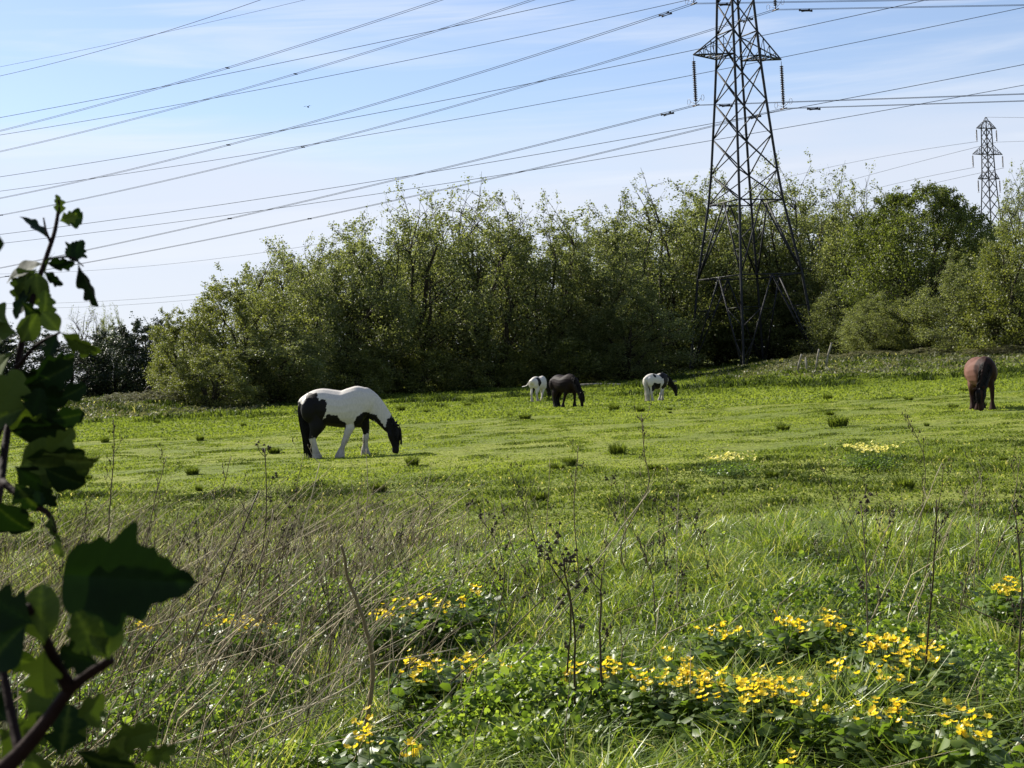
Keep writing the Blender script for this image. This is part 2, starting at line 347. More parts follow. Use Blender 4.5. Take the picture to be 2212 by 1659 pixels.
# leafy ground cover of the verge
x, y = scatter(640000, 4.3, 12.8, 1.1, 1.0, .40)
d = fbm(x, y, .9, 80); d3 = fbm(x, y, 2.2, 86)
lush = .75*(.22+.78*sstep(.42, .56, d3+.06*sstep(1, 4, x))) * (1-sstep(9.6, 12.5, y+(fbm(x, y, 1, 88)-.5)*2))
keep = RNG.random(len(x)) < np.clip(lush, 0.06*(y < 10), 1)*(.12+.88*sstep(.42, .58, d)); x, y, d, d3 = x[keep], y[keep], d[keep], d3[keep]
top = .03+.62*np.clip(d-.30, 0, 1)*(.6+.6*d3)
z = terrain(x, y)+top*(RNG.random(len(x))**.55)
V, Fq, T = cards(np.stack([x, y, z], 1), .012+.034*RNG.random(len(x))**2.2, .7, np.clip(.46+1.0*(RNG.random(len(x))-.5)+1.1*(d3-.5), 0, 1), RNG, 1.15, True)
tag(build('ground_cover', V, Fq, M_COVER, tint=T), 'low broad leaves filling the verge between the grasses', 'ground cover', kind='stuff')
# litter of fine dry stems (uncountable straw), thickest on the left
n = 9500; x, y = scatter(n, 5.2, 14.5, 1.0, .5, .38)
keep = RNG.random(n) < np.clip(.02+.98*sstep(.3, -1.8, x-.06*(y-8)), .035, 1); x, y = x[keep], y[keep]; n = len(x)
mb = MB(); z = terrain(x, y)
for k in range(n):
    h = (.15+(.55+.25*(x[k] < -.8))*random.Random(k).random()); rr = random.Random(k+9999); dx = rr.gauss(.35, .4)*h; dy = rr.gauss(0, .4)*h
    b = np.array([x[k], y[k], z[k]+.0]); mid = b+np.array([dx*.4, dy*.4, h*.55]); tp = b+np.array([dx, dy, h*(.95-.2*rr.random())])
    mb.tube([b, mid, tp], np.array([1, .8, .4])*(.0018+.0024*rr.random()**2), 3, rr.random()**.8, False)
tag(mb.build('dry_stem_tangle', M_STRAW), 'tangle of thin dry stems through the verge, thickest at the left', 'dry grass', kind='stuff')

# ------------------------------------------------------------------ trees
def curve(a, b, bend, rng, n=6):
    a = np.asarray(a, float); b = np.asarray(b, float); t = np.linspace(0, 1, n)[:, None]
    L_ = np.linalg.norm(b-a); o = rng.normal(0, 1, 3)*L_*.07; o[2] += bend*L_
    w_ = rng.normal(0, 1, (n, 3))*L_*.012; w_[0] = 0; w_[-1] = 0
    return a+(b-a)*t+o*(4*t*(1-t))+w_
def make_tree(seed, H, R, nst, nlimb, ntwig, nleaf, base_t, sparse, mat, leaf=.13, single=False, skirt=False, lab=None, name='willow_tree', spread=.8, sig=.26, lobes=.32, low=.75, hv=1.0):
    rng = np.random.default_rng(seed)
    ph = rng.random(6)*6.28
    def prof(t, a):
        t = np.asarray(t)
        p = np.where(t < .45, low+(1-low)*np.clip((t-base_t)/(.45-base_t+1e-6), 0, 1), np.sqrt(np.clip(1-((t-.45)/.57)**2, 0, 1)))
        lob = 1+lobes*np.sin(2*a+ph[0])*.5+lobes*np.sin(3*a+ph[1]+5*t)*.6+lobes*.5*np.sin(5*a+ph[2]+9*t)
        return p*lob
    def targets(n, inner, tmin, tmax=1.0):
        t = tmin+(tmax-tmin)*rng.random(n)**.85; a = rng.random(n)*6.283
        r = R*prof(t, a)*(inner+(1-inner)*np.sqrt(rng.random(n)))
        hn = 1+hv*(.10*np.sin(3*a+ph[3])+.07*np.sin(7*a+ph[4])+.05*np.sin(13*a+ph[5]+r*3))
        return np.stack([r*np.cos(a), r*np.sin(a), H*t*hn*(1-.0*r)], 1)
    wood = MB(); pts = []; rr_ = []
    if single:
        th_ = H*.30; c = curve([0, 0, -.2], [rng.normal(0, .3), rng.normal(0, .3), th_], .02, rng); wood.tube(c, np.linspace(.30, .22, 6)*H/12, 7); pts.append(c); rr_.append(np.linspace(.3, .22, 6)*H/12)
    for k in range(nst):
        a = 6.283*(k+rng.random()*.7)/nst; b0 = np.array([math.cos(a), math.sin(a), 0])*(.1 if single else .35*R/4)
        b0[2] = H*.28 if single else -.15
        tt = .55+.31*rng.random(); q = min(.40+spread*rng.random()*.62, 1.05)*R*float(prof(tt, a))*.9
        tp = np.array([math.cos(a)*q, math.sin(a)*q, H*tt]); r0 = H*(.015+.009*rng.random())*(1.3 if single else 1)
        c = curve(b0, tp, .05, rng, 9); r = np.linspace(r0, r0*.22, 9); wood.tube(c, r, 6); pts.append(c); rr_.append(r)
    SP = np.vstack(pts); SR = np.concatenate(rr_)
    def connect(tg, SP, SR, k, n, f, bend, rmin):
        ok = []; rk = []
        for g in tg:
            dd = np.linalg.norm(SP-g, axis=1)+np.where(SP[:, 2] > g[2]-.15*H*f, 3+2*(SP[:, 2]-g[2]+.2), 0)
            j = int(np.argmin(dd+rng.random(len(dd))*.3)); c = curve(SP[j], g, bend, rng, n); r0 = max(min(SR[j]*.7, .08*H/12), rmin)
            r = np.linspace(r0, rmin*.6, n); wood.tube(c, r, k, .5, False); ok.append(c); rk.append(r)
        return np.vstack(ok), np.concatenate(rk), ok
    LP, LR, _ = connect(targets(nlimb, .45, max(base_t, .12)), SP, SR, 4, 6, .6, .03, .014*H/12)
    A = np.vstack([SP[SP[:, 2] > H*.25], LP]); AR = np.concatenate([SR[SP[:, 2] > H*.25], LR])
    TP, TR, tw = connect(targets(ntwig, .55, base_t), A, AR, 3, 4, .1, .02, .0065*H/12)
    # leaves hang in clumps on the outer part of the twigs
    ci = rng.integers(0, len(tw), nleaf); tpos = .35+.75*rng.random(nleaf); cl = np.array(tw)
    u = np.clip(tpos, 0, 1)*3; i0 = np.clip(u.astype(int), 0, 2); f_ = (u-i0)[:, None]
    Cc = cl[ci, i0]*(1-f_)+cl[ci, i0+1]*f_
    wgt = rng.random(len(tw)); keep = rng.random(nleaf) < (.10+.90*wgt[ci]**1.3)
    th = Cc[:, 2]/H; keep &= rng.random(nleaf) > sparse*sstep(.55, 1.0, th)
    Cc = Cc[keep]; ci = ci[keep]; n = len(Cc); Cc = Cc+rng.normal(0, 1, (n, 3))*np.array([1, 1, .8])*(sig*(1-.62*sstep(.5, .95, Cc[:, 2]/H)))[:, None]
    Cc = Cc[Cc[:, 2] > .05] if True else Cc; n = len(Cc); ci = ci[:n]
    tt = np.clip(.47+.75*(rng.random(n)-.5)+.35*(wgt[ci]-.5), 0, 1)
    V, Fq, T = cards(Cc, leaf*(.6+.8*rng.random(n)), .9, tt, rng, 1.25)
    root = empty(name)
    wood.build('trunk', M_BARK, root, True)
    build('crown', V, Fq, mat, root, tint=T)
    root['_h'] = H; root['_r'] = R
    return root
PROTO = {
 'open': make_tree(1, 12, 4.6, 9, 110, 820, 105000, .04, .84, M_WILLOW, leaf=.118, sig=.34, low=.88, spread=1.2),
 'open2': make_tree(2, 12, 4.4, 10, 110, 820, 105000, .04, .78, M_WILLOW, spread=1.3, leaf=.118, sig=.34, low=.88),
 'full': make_tree(3, 12, 4.8, 9, 110, 820, 120000, .03, .50, M_WILLOW, leaf=.122, sig=.34, lobes=.45, low=.9, spread=1.1),
 'light': make_tree(4, 9, 4.2, 9, 90, 460, 80000, .03, .45, M_SALLOW, leaf=.115, sig=.28, low=.88, lobes=.48),
 'dense': make_tree(5, 12, 6.5, 6, 110, 1000, 150000, .30, .10, M_DENSE, leaf=.125, single=True, name='field_maple_tree', lobes=.08, sig=.40, low=.80, hv=.35),
 'bush': make_tree(6, 5, 3.6, 9, 70, 330, 52000, .02, .5, M_SALLOW, leaf=.12, name='bush', low=.92, lobes=.35),
 'dark': make_tree(7, 10, 4.5, 5, 70, 520, 40000, .05, .25, M_DARK, leaf=.18, name='dark_tree', sig=.35),
 'bare': make_tree(8, 11, 4.0, 6, 90, 900, 2500, .25, .0, M_WILLOW, single=True, name='bare_tree'),
 'scrub': make_tree(9, 2, 3.0, 8, 60, 420, 26000, .02, .2, M_SCRUB, leaf=.10, name='bramble_scrub', low=.95, sig=.16),
}
for p in PROTO.values():
    for q in list(p.children): pass
used = set()
def place(kind, px, Y, top, wpx, label, cat='tree', group=None, rz=None, sink=0.0):
    pr = PROTO[kind]; 
    p = P(px, horizon(px), Y); X = p[0]+ .0; g = float(terrain(X, Y))
    ztop = P(px, top, Y)[2]; h = max(ztop-g, .5); 
    o = pr if kind not in used else copy_tree(pr); used.add(kind)
    s = wpx/F*Y/(2*pr['_r']*1.05)
    o.location = (X+h*.0, Y, g-sink); o.scale = (s, s, h/pr['_h']/1.08)
    o.rotation_euler = (0, 0, rz if rz is not None else random.Random(px*7+int(Y)).random()*6.28)
    tag(o, label, cat, group); return o
GT = 'willows and sallows along the edge of the wood'
# rows behind (depth of the wood)
BK = 'taller trees seen through the front row of the wood'
place('full', 610, 106, 545, 332, 'pale leafy tree behind, left shoulder of the wood where its top steps up', group=BK)
place('full', 800, 120, 505, 384, 'leafy tree behind the wood, showing where its roofline climbs above the piebald horse', group=BK)
place('open', 1010, 130, 425, 384, 'thin-topped tree behind the middle of the wood, above the left-hand cables', group=BK)
place('full', 1270, 140, 480, 422, 'leafy tree filling the dip in the middle of the treetops', group=BK)
place('full', 1490, 140, 430, 422, 'leafy tree behind, just left of the big steel pylon', group=BK)
place('open', 1690, 145, 425, 384, 'open twiggy tree behind, in the gap right of the big pylon', group=BK)
place('full', 1960, 140, 470, 460, 'leafy tree behind the dark rounded tree', group=BK)
place('full', 2190, 135, 560, 358, 'leafy tree behind the hedge bushes at the far right', group=BK)
place('open', 2235, 150, 360, 217, 'tall pale thin-leaved tree cut by the right edge, beside the distant pylon', group=BK)
# front row, left to right
place('light', 408, 86, 655, 192, 'pale green rounded sallow at the left end of the wood', group=GT)
place('light', 520, 90, 585, 268, 'grey-green sallow with a leaning left side, second in the row', group=GT)
place('open', 640, 96, 520, 243, 'sallow with thin bare twigs sticking out above its crown', group=GT)
place('full', 745, 100, 515, 281, 'leafy sallow straight behind the piebald horse\'s rump', group=GT)
place('open', 885, 104, 415, 307, 'tall willow whose crown steps up above the grazing piebald\'s head', group=GT)
place('open2', 1040, 108, 410, 307, 'tall thin-topped willow with sky showing through, highest of the middle group', group=GT)
place('open', 1185, 110, 428, 268, 'thin-topped willow with many upright stems above the white and black ponies', group=GT, rz=2.1)
place('full', 1300, 112, 470, 243, 'lower leafy willow in the dip of the treetops', group=GT)
place('open2', 1410, 124, 405, 294, 'willow with a pale twiggy top between the dip and the big pylon', group=GT, rz=4.0)
place('full', 1555, 129, 398, 268, 'leafy willow standing behind the left leg of the big pylon', group=GT)
place('open', 1725, 131, 345, 294, 'tallest willow, pale and twiggy, rising right behind the big pylon', group=GT, rz=1.0)
place('open2', 1865, 122, 380, 243, 'thin upright tree between the tall willow and the dark rounded tree', group=GT)
place('dense', 2000, 106, 385, 370, 'broad dark green rounded tree with a smooth dome below the distant pylon', group=None, rz=.6)
# bushes at the foot
BG = 'bushes at the foot of the wood'
place('light', 455, 82, 740, 200, 'bright pale green bush at the left foot of the wood', 'bush', BG)
place('full', 600, 89, 690, 280, 'green bush at the foot of the wood left of the piebald horse', 'bush', BG)
place('full', 1345, 108, 610, 240, 'bright leafy bush above the right-hand piebald pony', 'bush', BG)
place('light', 1450, 127, 640, 220, 'bush beside the left foot of the big pylon', 'bush', BG)
place('full', 1835, 113, 610, 210, 'bush right of the big pylon under the twiggy willow', 'bush', BG)
place('full', 1905, 100, 640, 220, 'leafy bush under the left edge of the dark rounded tree', 'bush', BG)
place('bush', 1230, 108, 700, 220, 'shaded bush behind the brown pony', 'bush', BG)
place('bush', 1060, 106, 730, 220, 'shaded bush left of the rear-facing white pony', 'bush', BG)
place('bush', 900, 102, 740, 220, 'shaded bush above the piebald horse\'s head', 'bush', BG)
place('bush', 750, 96, 760, 200, 'shaded bush behind the piebald horse', 'bush', BG)
place('full', 1660, 128, 600, 300, 'dark bush inside the feet of the big pylon', 'bush', BG)
place('full', 2125, 92, 540, 220, 'large bright leafy bush in front of the dark rounded tree', 'bush', BG)
place('light', 2215, 88, 480, 250, 'large leafy bush cut by the right edge of the picture', 'bush', BG)
place('light', 1995, 97, 640, 190, 'leafy bush below the dome of the dark rounded tree', 'bush', BG)
# far dark trees at the left
FD = 'far dark trees beyond the left end of the field'
for (px, t, wd, lb) in [(-60, 700, 190, 'far dark tree at the left edge of the picture, behind the hawthorn'), (60, 705, 170, 'far dark tree behind the hawthorn shoot'),
                        (160, 735, 150, 'far dark tree below the bare-twigged one'), (250, 705, 130, 'far dark ivy-green tree, middle one left of the wood'),
                        (320, 685, 120, 'far dark tree with a clump on top, next to the wood'), (385, 700, 120, 'far dark tree half hidden behind the pale sallow')]:
    place('dark', px, 188, t, int(wd*1.35), lb, group=FD)
place('bare', 195, 196, 655, 120, 'bare grey-twigged tree standing above the far dark trees')
place('open', 245, 200, 662, 80, 'small thin-leaved tree beside the bare one above the far dark trees')
# scrub
SG = 'low scrub at the field edge'
for (px, Y, t, wd, lb) in [(265, 84, 848, 120, 'brown-green bramble mound at the left end of the field'), (350, 83, 842, 130, 'grey bramble mound below the pale sallow'),
                           (1760, 100, 775, 110, 'low grey scrub right of the pylon feet'), (1880, 96, 762, 160, 'pale scrub patch on the bank under the leafy bushes'),
                           (2010, 93, 755, 170, 'pale scrub patch on the bank left of the bay horse'), (2170, 88, 752, 180, 'pale scrub on the bank right of the bay horse')]:
    place('scrub', px, Y, t, wd, lb, 'scrub', SG)

# ------------------------------------------------------------------ pylons
ARMN = np.array([.89, .454])                     # plan direction of the right-hand cross-arms
def pylon(px, Y, base_z, Rz, nodes, ring, arms, peak, label, big=True, k=1.0, steel=.125):
    """Rz: [(z, half diagonal)]; arms: [(z, length, root height)]"""
    p = P(px, horizon(px), Y); X = p[0]
    root = empty('pylon', (X, Y, base_z), 0, label, 'pylon')
    zs, rs = zip(*Rz); R = lambda z: float(np.interp(z, zs, rs))
    a0 = math.atan2(ARMN[1], ARMN[0]); ang = [a0+math.pi/4+i*math.pi/2 for i in range(4)]
    c = lambda i, z: np.array([math.cos(ang[i % 4])*R(z), math.sin(ang[i % 4])*R(z), z])
    for i in range(4):
        mb = MB(); zz = [z for z in sorted(set(zs)) if z <= peak[0]]
        mb.tube([c(i, z) for z in zz], steel, 4); mb.build('leg', M_STEEL, root)
    br = MB(); t = steel*.44
    for a, b in zip(nodes[:-1], nodes[1:]):
        for i in range(4):
            br.bar(c(i, a), c(i+1, b), t); br.bar(c(i+1, a), c(i, b), t)
    for z in ring:
        for i in range(4): br.bar(c(i, z), c(i+1, z), t*1.3)
    lo = sorted(ring)
    for a, b in zip([0]+lo[:-1], lo):              # inverted V below each ring, with small secondary bars
        for i in range(4):
            m_ = (c(i, b)+c(i+1, b))/2
            for j, q in ((i, c(i, a)), (i+1, c(i+1, a))):
                br.bar(m_, q, t*1.5)
                for f in (.33, .66):
                    u = m_+(q-m_)*f; v = c(j, b)+(q-c(j, b))*f
                    br.bar(u, v, t*.7); 
                    f2 = f+.2; br.bar(u, c(j, b)+(q-c(j, b))*min(f2, 1), t*.6)
    br.build('bracing', M_STEEL, root)
    att = {}
    n3 = np.array([ARMN[0], ARMN[1], 0])/np.hypot(*ARMN)
    for li, (z, ln, rh) in enumerate(arms):
        for s in (1, -1):
            mb = MB(); ii = [i for i in range(4) if np.dot(c(i, z)[:2], n3[:2])*s > 0]
            tip = n3*s*ln+np.array([0, 0, z])
            A = [c(i, z) for i in ii]; B = [c(i, z+rh) for i in ii]
            for q in A: mb.bar(q, tip, steel*.55)
            for q in B: mb.bar(q, tip, steel*.45)
            mb.bar(A[0], A[1], t*1.2); mb.bar(B[0], B[1], t*1.2)
            nseg = 4
            for e in range(1, nseg):
                f = e/nseg; f0 = (e-1)/nseg
                for j in (0, 1):
                    lo_ = A[j]+(tip-A[j])*f; hi = B[j]+(tip-B[j])*f; lo0 = A[j]+(tip-A[j])*f0; ot = A[1-j]+(tip-A[1-j])*f0
                    mb.bar(lo_, hi, t*.7); mb.bar(hi, lo0, t*.6); mb.bar(lo_, ot, t*.7)
                mb.bar(A[0]+(tip-A[0])*f, A[1]+(tip-A[1])*f, t*.7)
            # tower-width frame across the body
            mb.bar(A[0], -A[0]*[1, 1, 0]+[0, 0, z], t*.7)
            mb.build('cross_arm', M_STEEL, root)
            ib = MB(); il = 3.85*k; nd = 22 if big else 10; ko = k
            zt = tip[2]-.15; zz = []; rr = []
            for d_ in range(nd):
                f = d_/nd; za = zt-.35*k-f*(il-.7*k); st = (il-.7*k)/nd
                zz += [za, za-st*.35, za-st*.45, za-st*.98]; kw = 1 if big else 1.4; rr += [.05*kw, .17*kw, .16*kw, .05*kw]
            ib.tube([[tip[0], tip[1], zt], [tip[0], tip[1], zt-.35*k]], .03*k, 4)
            ib.tube(np.stack([np.full(len(zz), tip[0]), np.full(len(zz), tip[1]), np.array(zz)], 1), rr, 8)
            end = np.array([tip[0], tip[1], tip[2]-il-.1])
            ln3 = np.array([n3[1], -n3[0], 0])
            ib.bar(end+[0, 0, .35*k], end, .05*k); ib.bar(end-ln3*.42*k+[0, 0, -.02], end+ln3*.42*k+[0, 0, -.02], .06*k)
            if big:
                for s2 in (-1, 1):                 # arcing rings either side of the clamp
                    q = np.linspace(0, 6.283, 12); cc = end+ln3*s2*.95+[0, 0, .42]
                    ib.tube(np.stack([cc[0]+ln3[0]*.2*np.cos(q), cc[1]+ln3[1]*.2*np.cos(q), cc[2]+.24*np.sin(q)], 1), .015, 4, .5, False)
                    ib.bar(end+[0, 0, .1], cc-ln3*s2*.2, .02)
            ib.build('insulator', M_GLASS, root)
            att[(li, s)] = np.array([X, Y, base_z])+end
    mb = MB(); pk = np.array([0, 0, peak[1]])
    for i in range(4): mb.bar(c(i, peak[0]), pk+(c(i, peak[0])-[0, 0, peak[0]])*.12, steel*.6)
    for i in range(4): mb.bar(c(i, peak[0]), (c(i+1, peak[0])+pk)/2, t)
    mb.build('peak', M_STEEL, root)
    att['peak'] = np.array([X, Y, base_z])+pk
    return root, att
PX, PY = 1627, 118
RZ = [(-.3, 5.3), (0, 5.2), (7.6, 4.15), (13.5, 2.97), (16, 2.62), (21.5, 2.05), (25.1, 1.72), (26.9, 1.62), (29.4, 1.45), (34.8, 1.25), (38, 1.12), (42, .95)]
root1, ATT = pylon(PX, PY, 0.0, RZ, [13.5, 15.9, 18.7, 21.5, 24.2, 26.9, 29.4, 31.6, 33.6, 35.5, 37.3, 39, 40.6, 42], [7.6, 13.5],
      [(25.05, 4.25, 1.9), (33.0, 3.95, 1.9), (40.2, 3.6, 1.8)], (42, 45), 'large dark steel lattice pylon at the edge of the wood, top cut off')
# the distant one
FY = 400; k2 = FY/118
zz = lambda py: 1.7+(horizon(2130)-py)/F*FY
zl, zm, zt_ = zz(388), zz(335), zz(279)
RZ2 = [(0, 6.5), (16, 4.4), (zl-14, 2.7), (zl, 1.75), (zm, 1.5), (zt_, 1.3), (zt_+1.5, .9)]
nod = [zl-24, zl-20, zl-16, zl-12, zl-8.5, zl-5.5, zl-2.7, zl, zl+2.6, zl+5, zm, zm+2.4, zm+4.7, zt_]
root2, ATT2 = pylon(2153, FY, 0.0, RZ2, nod, [10, 20], [(zl, 3.9, 1.7), (zm, 5.4, 2.5), (zt_, 3.6, 1.8)], (zt_+1.5, zz(255)),
      'small distant lattice pylon rising behind the trees at the right', big=False, k=.92, steel=.17)

# ------------------------------------------------------------------ cables
def fit_wire(name, label, group, pts, plane, att=None, x0=None, x1=None, twin=.0, r=.03, spacers=0, att2=None, dampers=True, cat='power cable'):
    """pts: picture points the wire passes; plane: (p, d) vertical plane the span hangs in; sag is fitted as one parabola"""
    p0, d = plane; d = np.array(d, float)/np.hypot(*d); nrm = np.array([-d[1], d[0]])
    S = []; Z = []; Wt = []
    def hit(px, py):
        rr = ray(px, py); t = np.dot(p0-CAM[:2], nrm)/np.dot(rr[:2], nrm); q = CAM+rr*t
        return np.dot(q[:2]-p0, d), q[2]
    for (px, py) in pts:
        s_, z_ = hit(px, py); S.append(s_); Z.append(z_); Wt.append(1)
    for a in (att, att2):
        if a is not None: S.append(np.dot(a[:2]-p0, d)); Z.append(a[2]); Wt.append(60)
    deg = 2 if len(S) >= 3 else 1
    cf = np.polyfit(S, Z, deg, w=Wt)
    sa = np.dot(att[:2]-p0, d) if att is not None else hit(*x0)[0]
    sb = hit(*x1)[0]
    s = np.linspace(sa, sb, 40); pos = np.stack([p0[0]+d[0]*s, p0[1]+d[1]*s, np.polyval(cf, s)], 1)
    if twin == 0:
        mb = MB(); mb.tube(pos, r, 4, .5); o = mb.build(name, M_WIRE); tag(o, label, cat, group)
        return o
    root = empty(name, tuple(pos[0]), 0, label, cat, group)
    base = pos-pos[0]; off = np.array([nrm[0], nrm[1], 0])*twin/2
    for sg in (-1, 1):
        mb = MB(); mb.tube(base+off*sg, r, 4, .5); mb.build('conductor', M_WIRE, root)
    L_ = np.abs(s-sa)
    for sp in spacers or []:
        q = np.array([np.interp(sp, L_, base[:, i]) for i in range(3)])
        mb = MB(); mb.bar(q-off*1.2, q+off*1.2, .07); mb.build('spacer', M_WIRE, root)
    if dampers:
        for sg in (-1, 1):
            for dd in (2.2,):
                q = np.array([np.interp(dd, L_, base[:, i]) for i in range(3)])+off*sg; q2 = np.array([np.interp(dd+.9, L_, base[:, i]) for i in range(3)])+off*sg
                mb = MB(); mb.tube([q-[0, 0, .1], q*.7+q2*.3-[0, 0, .12], q*.3+q2*.7-[0, 0, .12], q2-[0, 0, .1]], [.1, .04, .04, .1], 6); mb.build('damper', M_WIRE, root)
    return root
LD = np.array([-.785, .62]); RD = -LD
G1 = 'twin cables strung from the large pylon'
lab1 = {(0, -1): 'bottom near', (0, 1): 'bottom far', (1, -1): 'middle near', (1, 1): 'middle far', (2, -1): 'top near', (2, 1): 'top far'}
left = {(0, -1): [(198, 537), (322, 512), (595, 451), (1097, 325), (1299, 282)],
        (0, 1): [(99, 583), (496, 507), (803, 446), (1097, 377), (1349, 317)],
        (1, -1): [(0, 430), (322, 353), (620, 278), (1097, 141), (1299, 83)],
        (1, 1): [(0, 466), (461, 363), (694, 307), (1097, 199), (1349, 126)],
        (2, -1): [(0, 284), (317, 197), (546, 124), (794, 55), (967, 0)],
        (2, 1): [(0, 328), (422, 221), (744, 124), (1097, 24)]}
desc = {(0, -1): 'twin cable running left from the left insulator of the pylon\'s lowest visible cross-arm',
        (0, 1): 'twin cable running left from the right insulator of the pylon\'s lowest visible cross-arm',
        (1, -1): 'twin cable running left from the insulator cut by the top edge, left of the pylon',
        (1, 1): 'twin cable running left from the insulator cut by the top edge, right of the pylon',
        (2, -1): 'steep twin cable leaving the top edge left of centre',
        (2, 1): 'twin cable leaving through the top edge at centre, just left of the pylon\'s own cables'}
right = {(0, -1): [(2212, 203)], (0, 1): [(2212, 218)], (1, -1): [(2100, -2)], (1, 1): [(2212, 11)]}
descr = {(0, -1): 'upper of the two nearly level twin cables running right from the pylon\'s lowest insulators',
         (0, 1): 'lower of the two nearly level twin cables running right from the pylon\'s lowest insulators',
         (1, -1): 'twin cable grazing the top edge right of the pylon',
         (1, 1): 'level twin cable just under the top edge right of the pylon'}
for key, a in list(ATT.items()):
    if key == 'peak':
        fit_wire('earth_wire', 'steep dark wire in the top left corner of the sky', 'earth wires', [(0, 165), (317, 77), (570, 0)], (a[:2], LD), a, x1=(-250, 235), r=.028)
        continue
    fit_wire('twin_cable', desc[key], G1, left[key], (a[:2], LD), a, x1=(-250, left[key][0][1]+60), twin=.42, r=.023, spacers=[55, 110, 150])
    if key in right:
        fit_wire('twin_cable', descr[key], G1, right[key], (a[:2], RD), a, x1=(2500, right[key][-1][1]), twin=.42, r=.021, spacers=[])
# second line, crossing behind the pylon
A2 = P(0, horizon(0), 200)[:2]; B2 = P(2212, horizon(2212), 138)[:2]; D2 = B2-A2; D2 /= np.hypot(*D2); N2 = np.array([-D2[1], D2[0]])
G2 = 'single cables of the second line behind the large pylon'
for pts, off, lb in [([(0, 254), (347, 188), (774, 102), (1097, 29), (1248, 0)], 0, 'highest dark single cable of the second line, leaving the top edge left of centre'),
                     ([(0, 292), (347, 232), (744, 158), (1097, 86), (1349, 30), (1485, 0)], 1, 'single cable leaving the top edge just left of the big pylon'),
                     ([(0, 382), (595, 284), (1097, 191), (1497, 108), (1646, 76), (2004, 0)], 0, 'single cable passing behind the pylon and leaving the top edge right of it'),
                     ([(0, 413), (645, 316), (1097, 239), (1349, 191), (1687, 122), (2212, 17)], 1, 'single cable passing behind the right tip of the pylon\'s cross-arm'),
                     ([(0, 507), (545, 430), (1097, 347), (1535, 267), (1661, 244), (2212, 139)], 0, 'upper cable of the lowest single pair, reaching the right edge above the distant pylon'),
                     ([(0, 526), (645, 444), (1097, 375), (1535, 304), (1672, 280), (2212, 184)], 1, 'lowest single cable, crossing the pylon just above the treetops')]:
    fit_wire('single_cable', lb, G2, pts, (A2+N2*off*9.5, D2), None, x0=(-260, pts[0][1]+35), x1=(2480, pts[-1][1]-70) if pts[-1][0] > 2100 else (pts[-1][0]+320, pts[-1][1]-70), r=.035)
fit_wire('earth_wire', 'thin pale wire crossing the steep one in the top left corner', 'earth wires', [(0, 144), (238, 97), (436, 50), (660, 0)], (A2+N2*4, D2), None, x0=(-200, 185), x1=(1000, -80), r=.022)
# wires of the distant pylon
for (pts, lb, key) in [([(1840, 351), (1950, 331)], 'faint cable running left from the distant pylon\'s upper arm', (2, -1)),
                       ([(1900, 372), (2010, 352)], 'second faint cable left of the distant pylon, just below the upper one', (2, 1)),
                       ([(1900, 405), (2010, 385)], 'faint cable left of the distant pylon just above the treetops', (1, -1)),
                       ([(1950, 412), (2040, 398)], 'faint cable sinking behind the treetops left of the distant pylon', (1, 1))]:
    a = ATT2[key]; mb = MB(); q = P(*pts[0], 470); v = q-a; c_ = np.linspace(0, 2.2, 14)[:, None]
    pos = a+v*c_; pos[:, 2] = a[2]+(q[2]-a[2])*c_[:, 0]*(1.25-.25*c_[:, 0]) ; mb.tube(pos, .055, 4)
    tag(mb.build('distant_cable', M_WIRE), lb, 'power cable', 'cables of the distant pylon')
for (y0_, y1_, lb, key) in [(305, 309, 'faint cable running right from the distant pylon\'s upper insulators to the edge', (2, 1)), (254, 262, 'faint top wire running right from the peak of the distant pylon', 'peak')]:
    a = ATT2[key]; mb = MB(); q = P(2212, y0_ if key == 'peak' else y0_, FY-20); c_ = np.linspace(0, 1.5, 8)[:, None]; mb.tube(a+(q-a)*c_, .05, 4)
    tag(mb.build('distant_cable', M_WIRE), lb, 'power cable', 'cables of the distant pylon')
for (ya, yb, lb) in [(577, 532, 'hair-thin far cable low in the sky above the left treetops'), (640, 610, 'lower hair-thin far cable low in the left sky'), (650, 622, 'lowest hair-thin far cable over the far dark trees')]:
    mb = MB(); a = P(-60, ya+15, 420); b = P(780, yb-20, 330); c_ = np.linspace(0, 1, 16)[:, None]; q = a+(b-a)*c_; q[:, 2] -= 2.2*4*c_[:, 0]*(1-c_[:, 0]); mb.tube(q, .04, 4)
    tag(mb.build('distant_cable', M_WIRE), lb, 'power cable', 'far cables low in the left sky')

# bird
mb = MB(); c0 = P(665, 231, 90)
root = empty('bird', tuple(c0), 0, 'tiny dark bird gliding high in the blue sky left of centre', 'bird')
b_ = MB(); b_.tube([[-.10, 0, 0], [-.05, 0, .01], [.03, 0, .0], [.08, 0, -.01], [.14, 0, -.01]], [.012, .03, .04, .025, .012], 8); b_.build('body', M_HAIRB, root, True)
for s in (-1, 1):
    V = np.array([[-.03, 0, .01], [.06, 0, .01], [.03, s*.13, .07], [-.03, s*.12, .07], [-.05, s*.26, .03], [0, s*.24, .035]]); V = V[:, [0, 1, 2]]
    V2 = V+[0, 0, .006]; Fq = [[0, 1, 2, 3], [3, 2, 5, 4], [6, 9, 8, 7], [9, 10, 11, 8], [0, 3, 9, 6], [1, 7, 8, 2], [3, 4, 10, 9], [2, 8, 11, 5], [4, 5, 11, 10]]
    build('wing', np.vstack([V, V2]), np.array(Fq), M_HAIRB, root)
root.rotation_euler = (0, 0, 1.2)

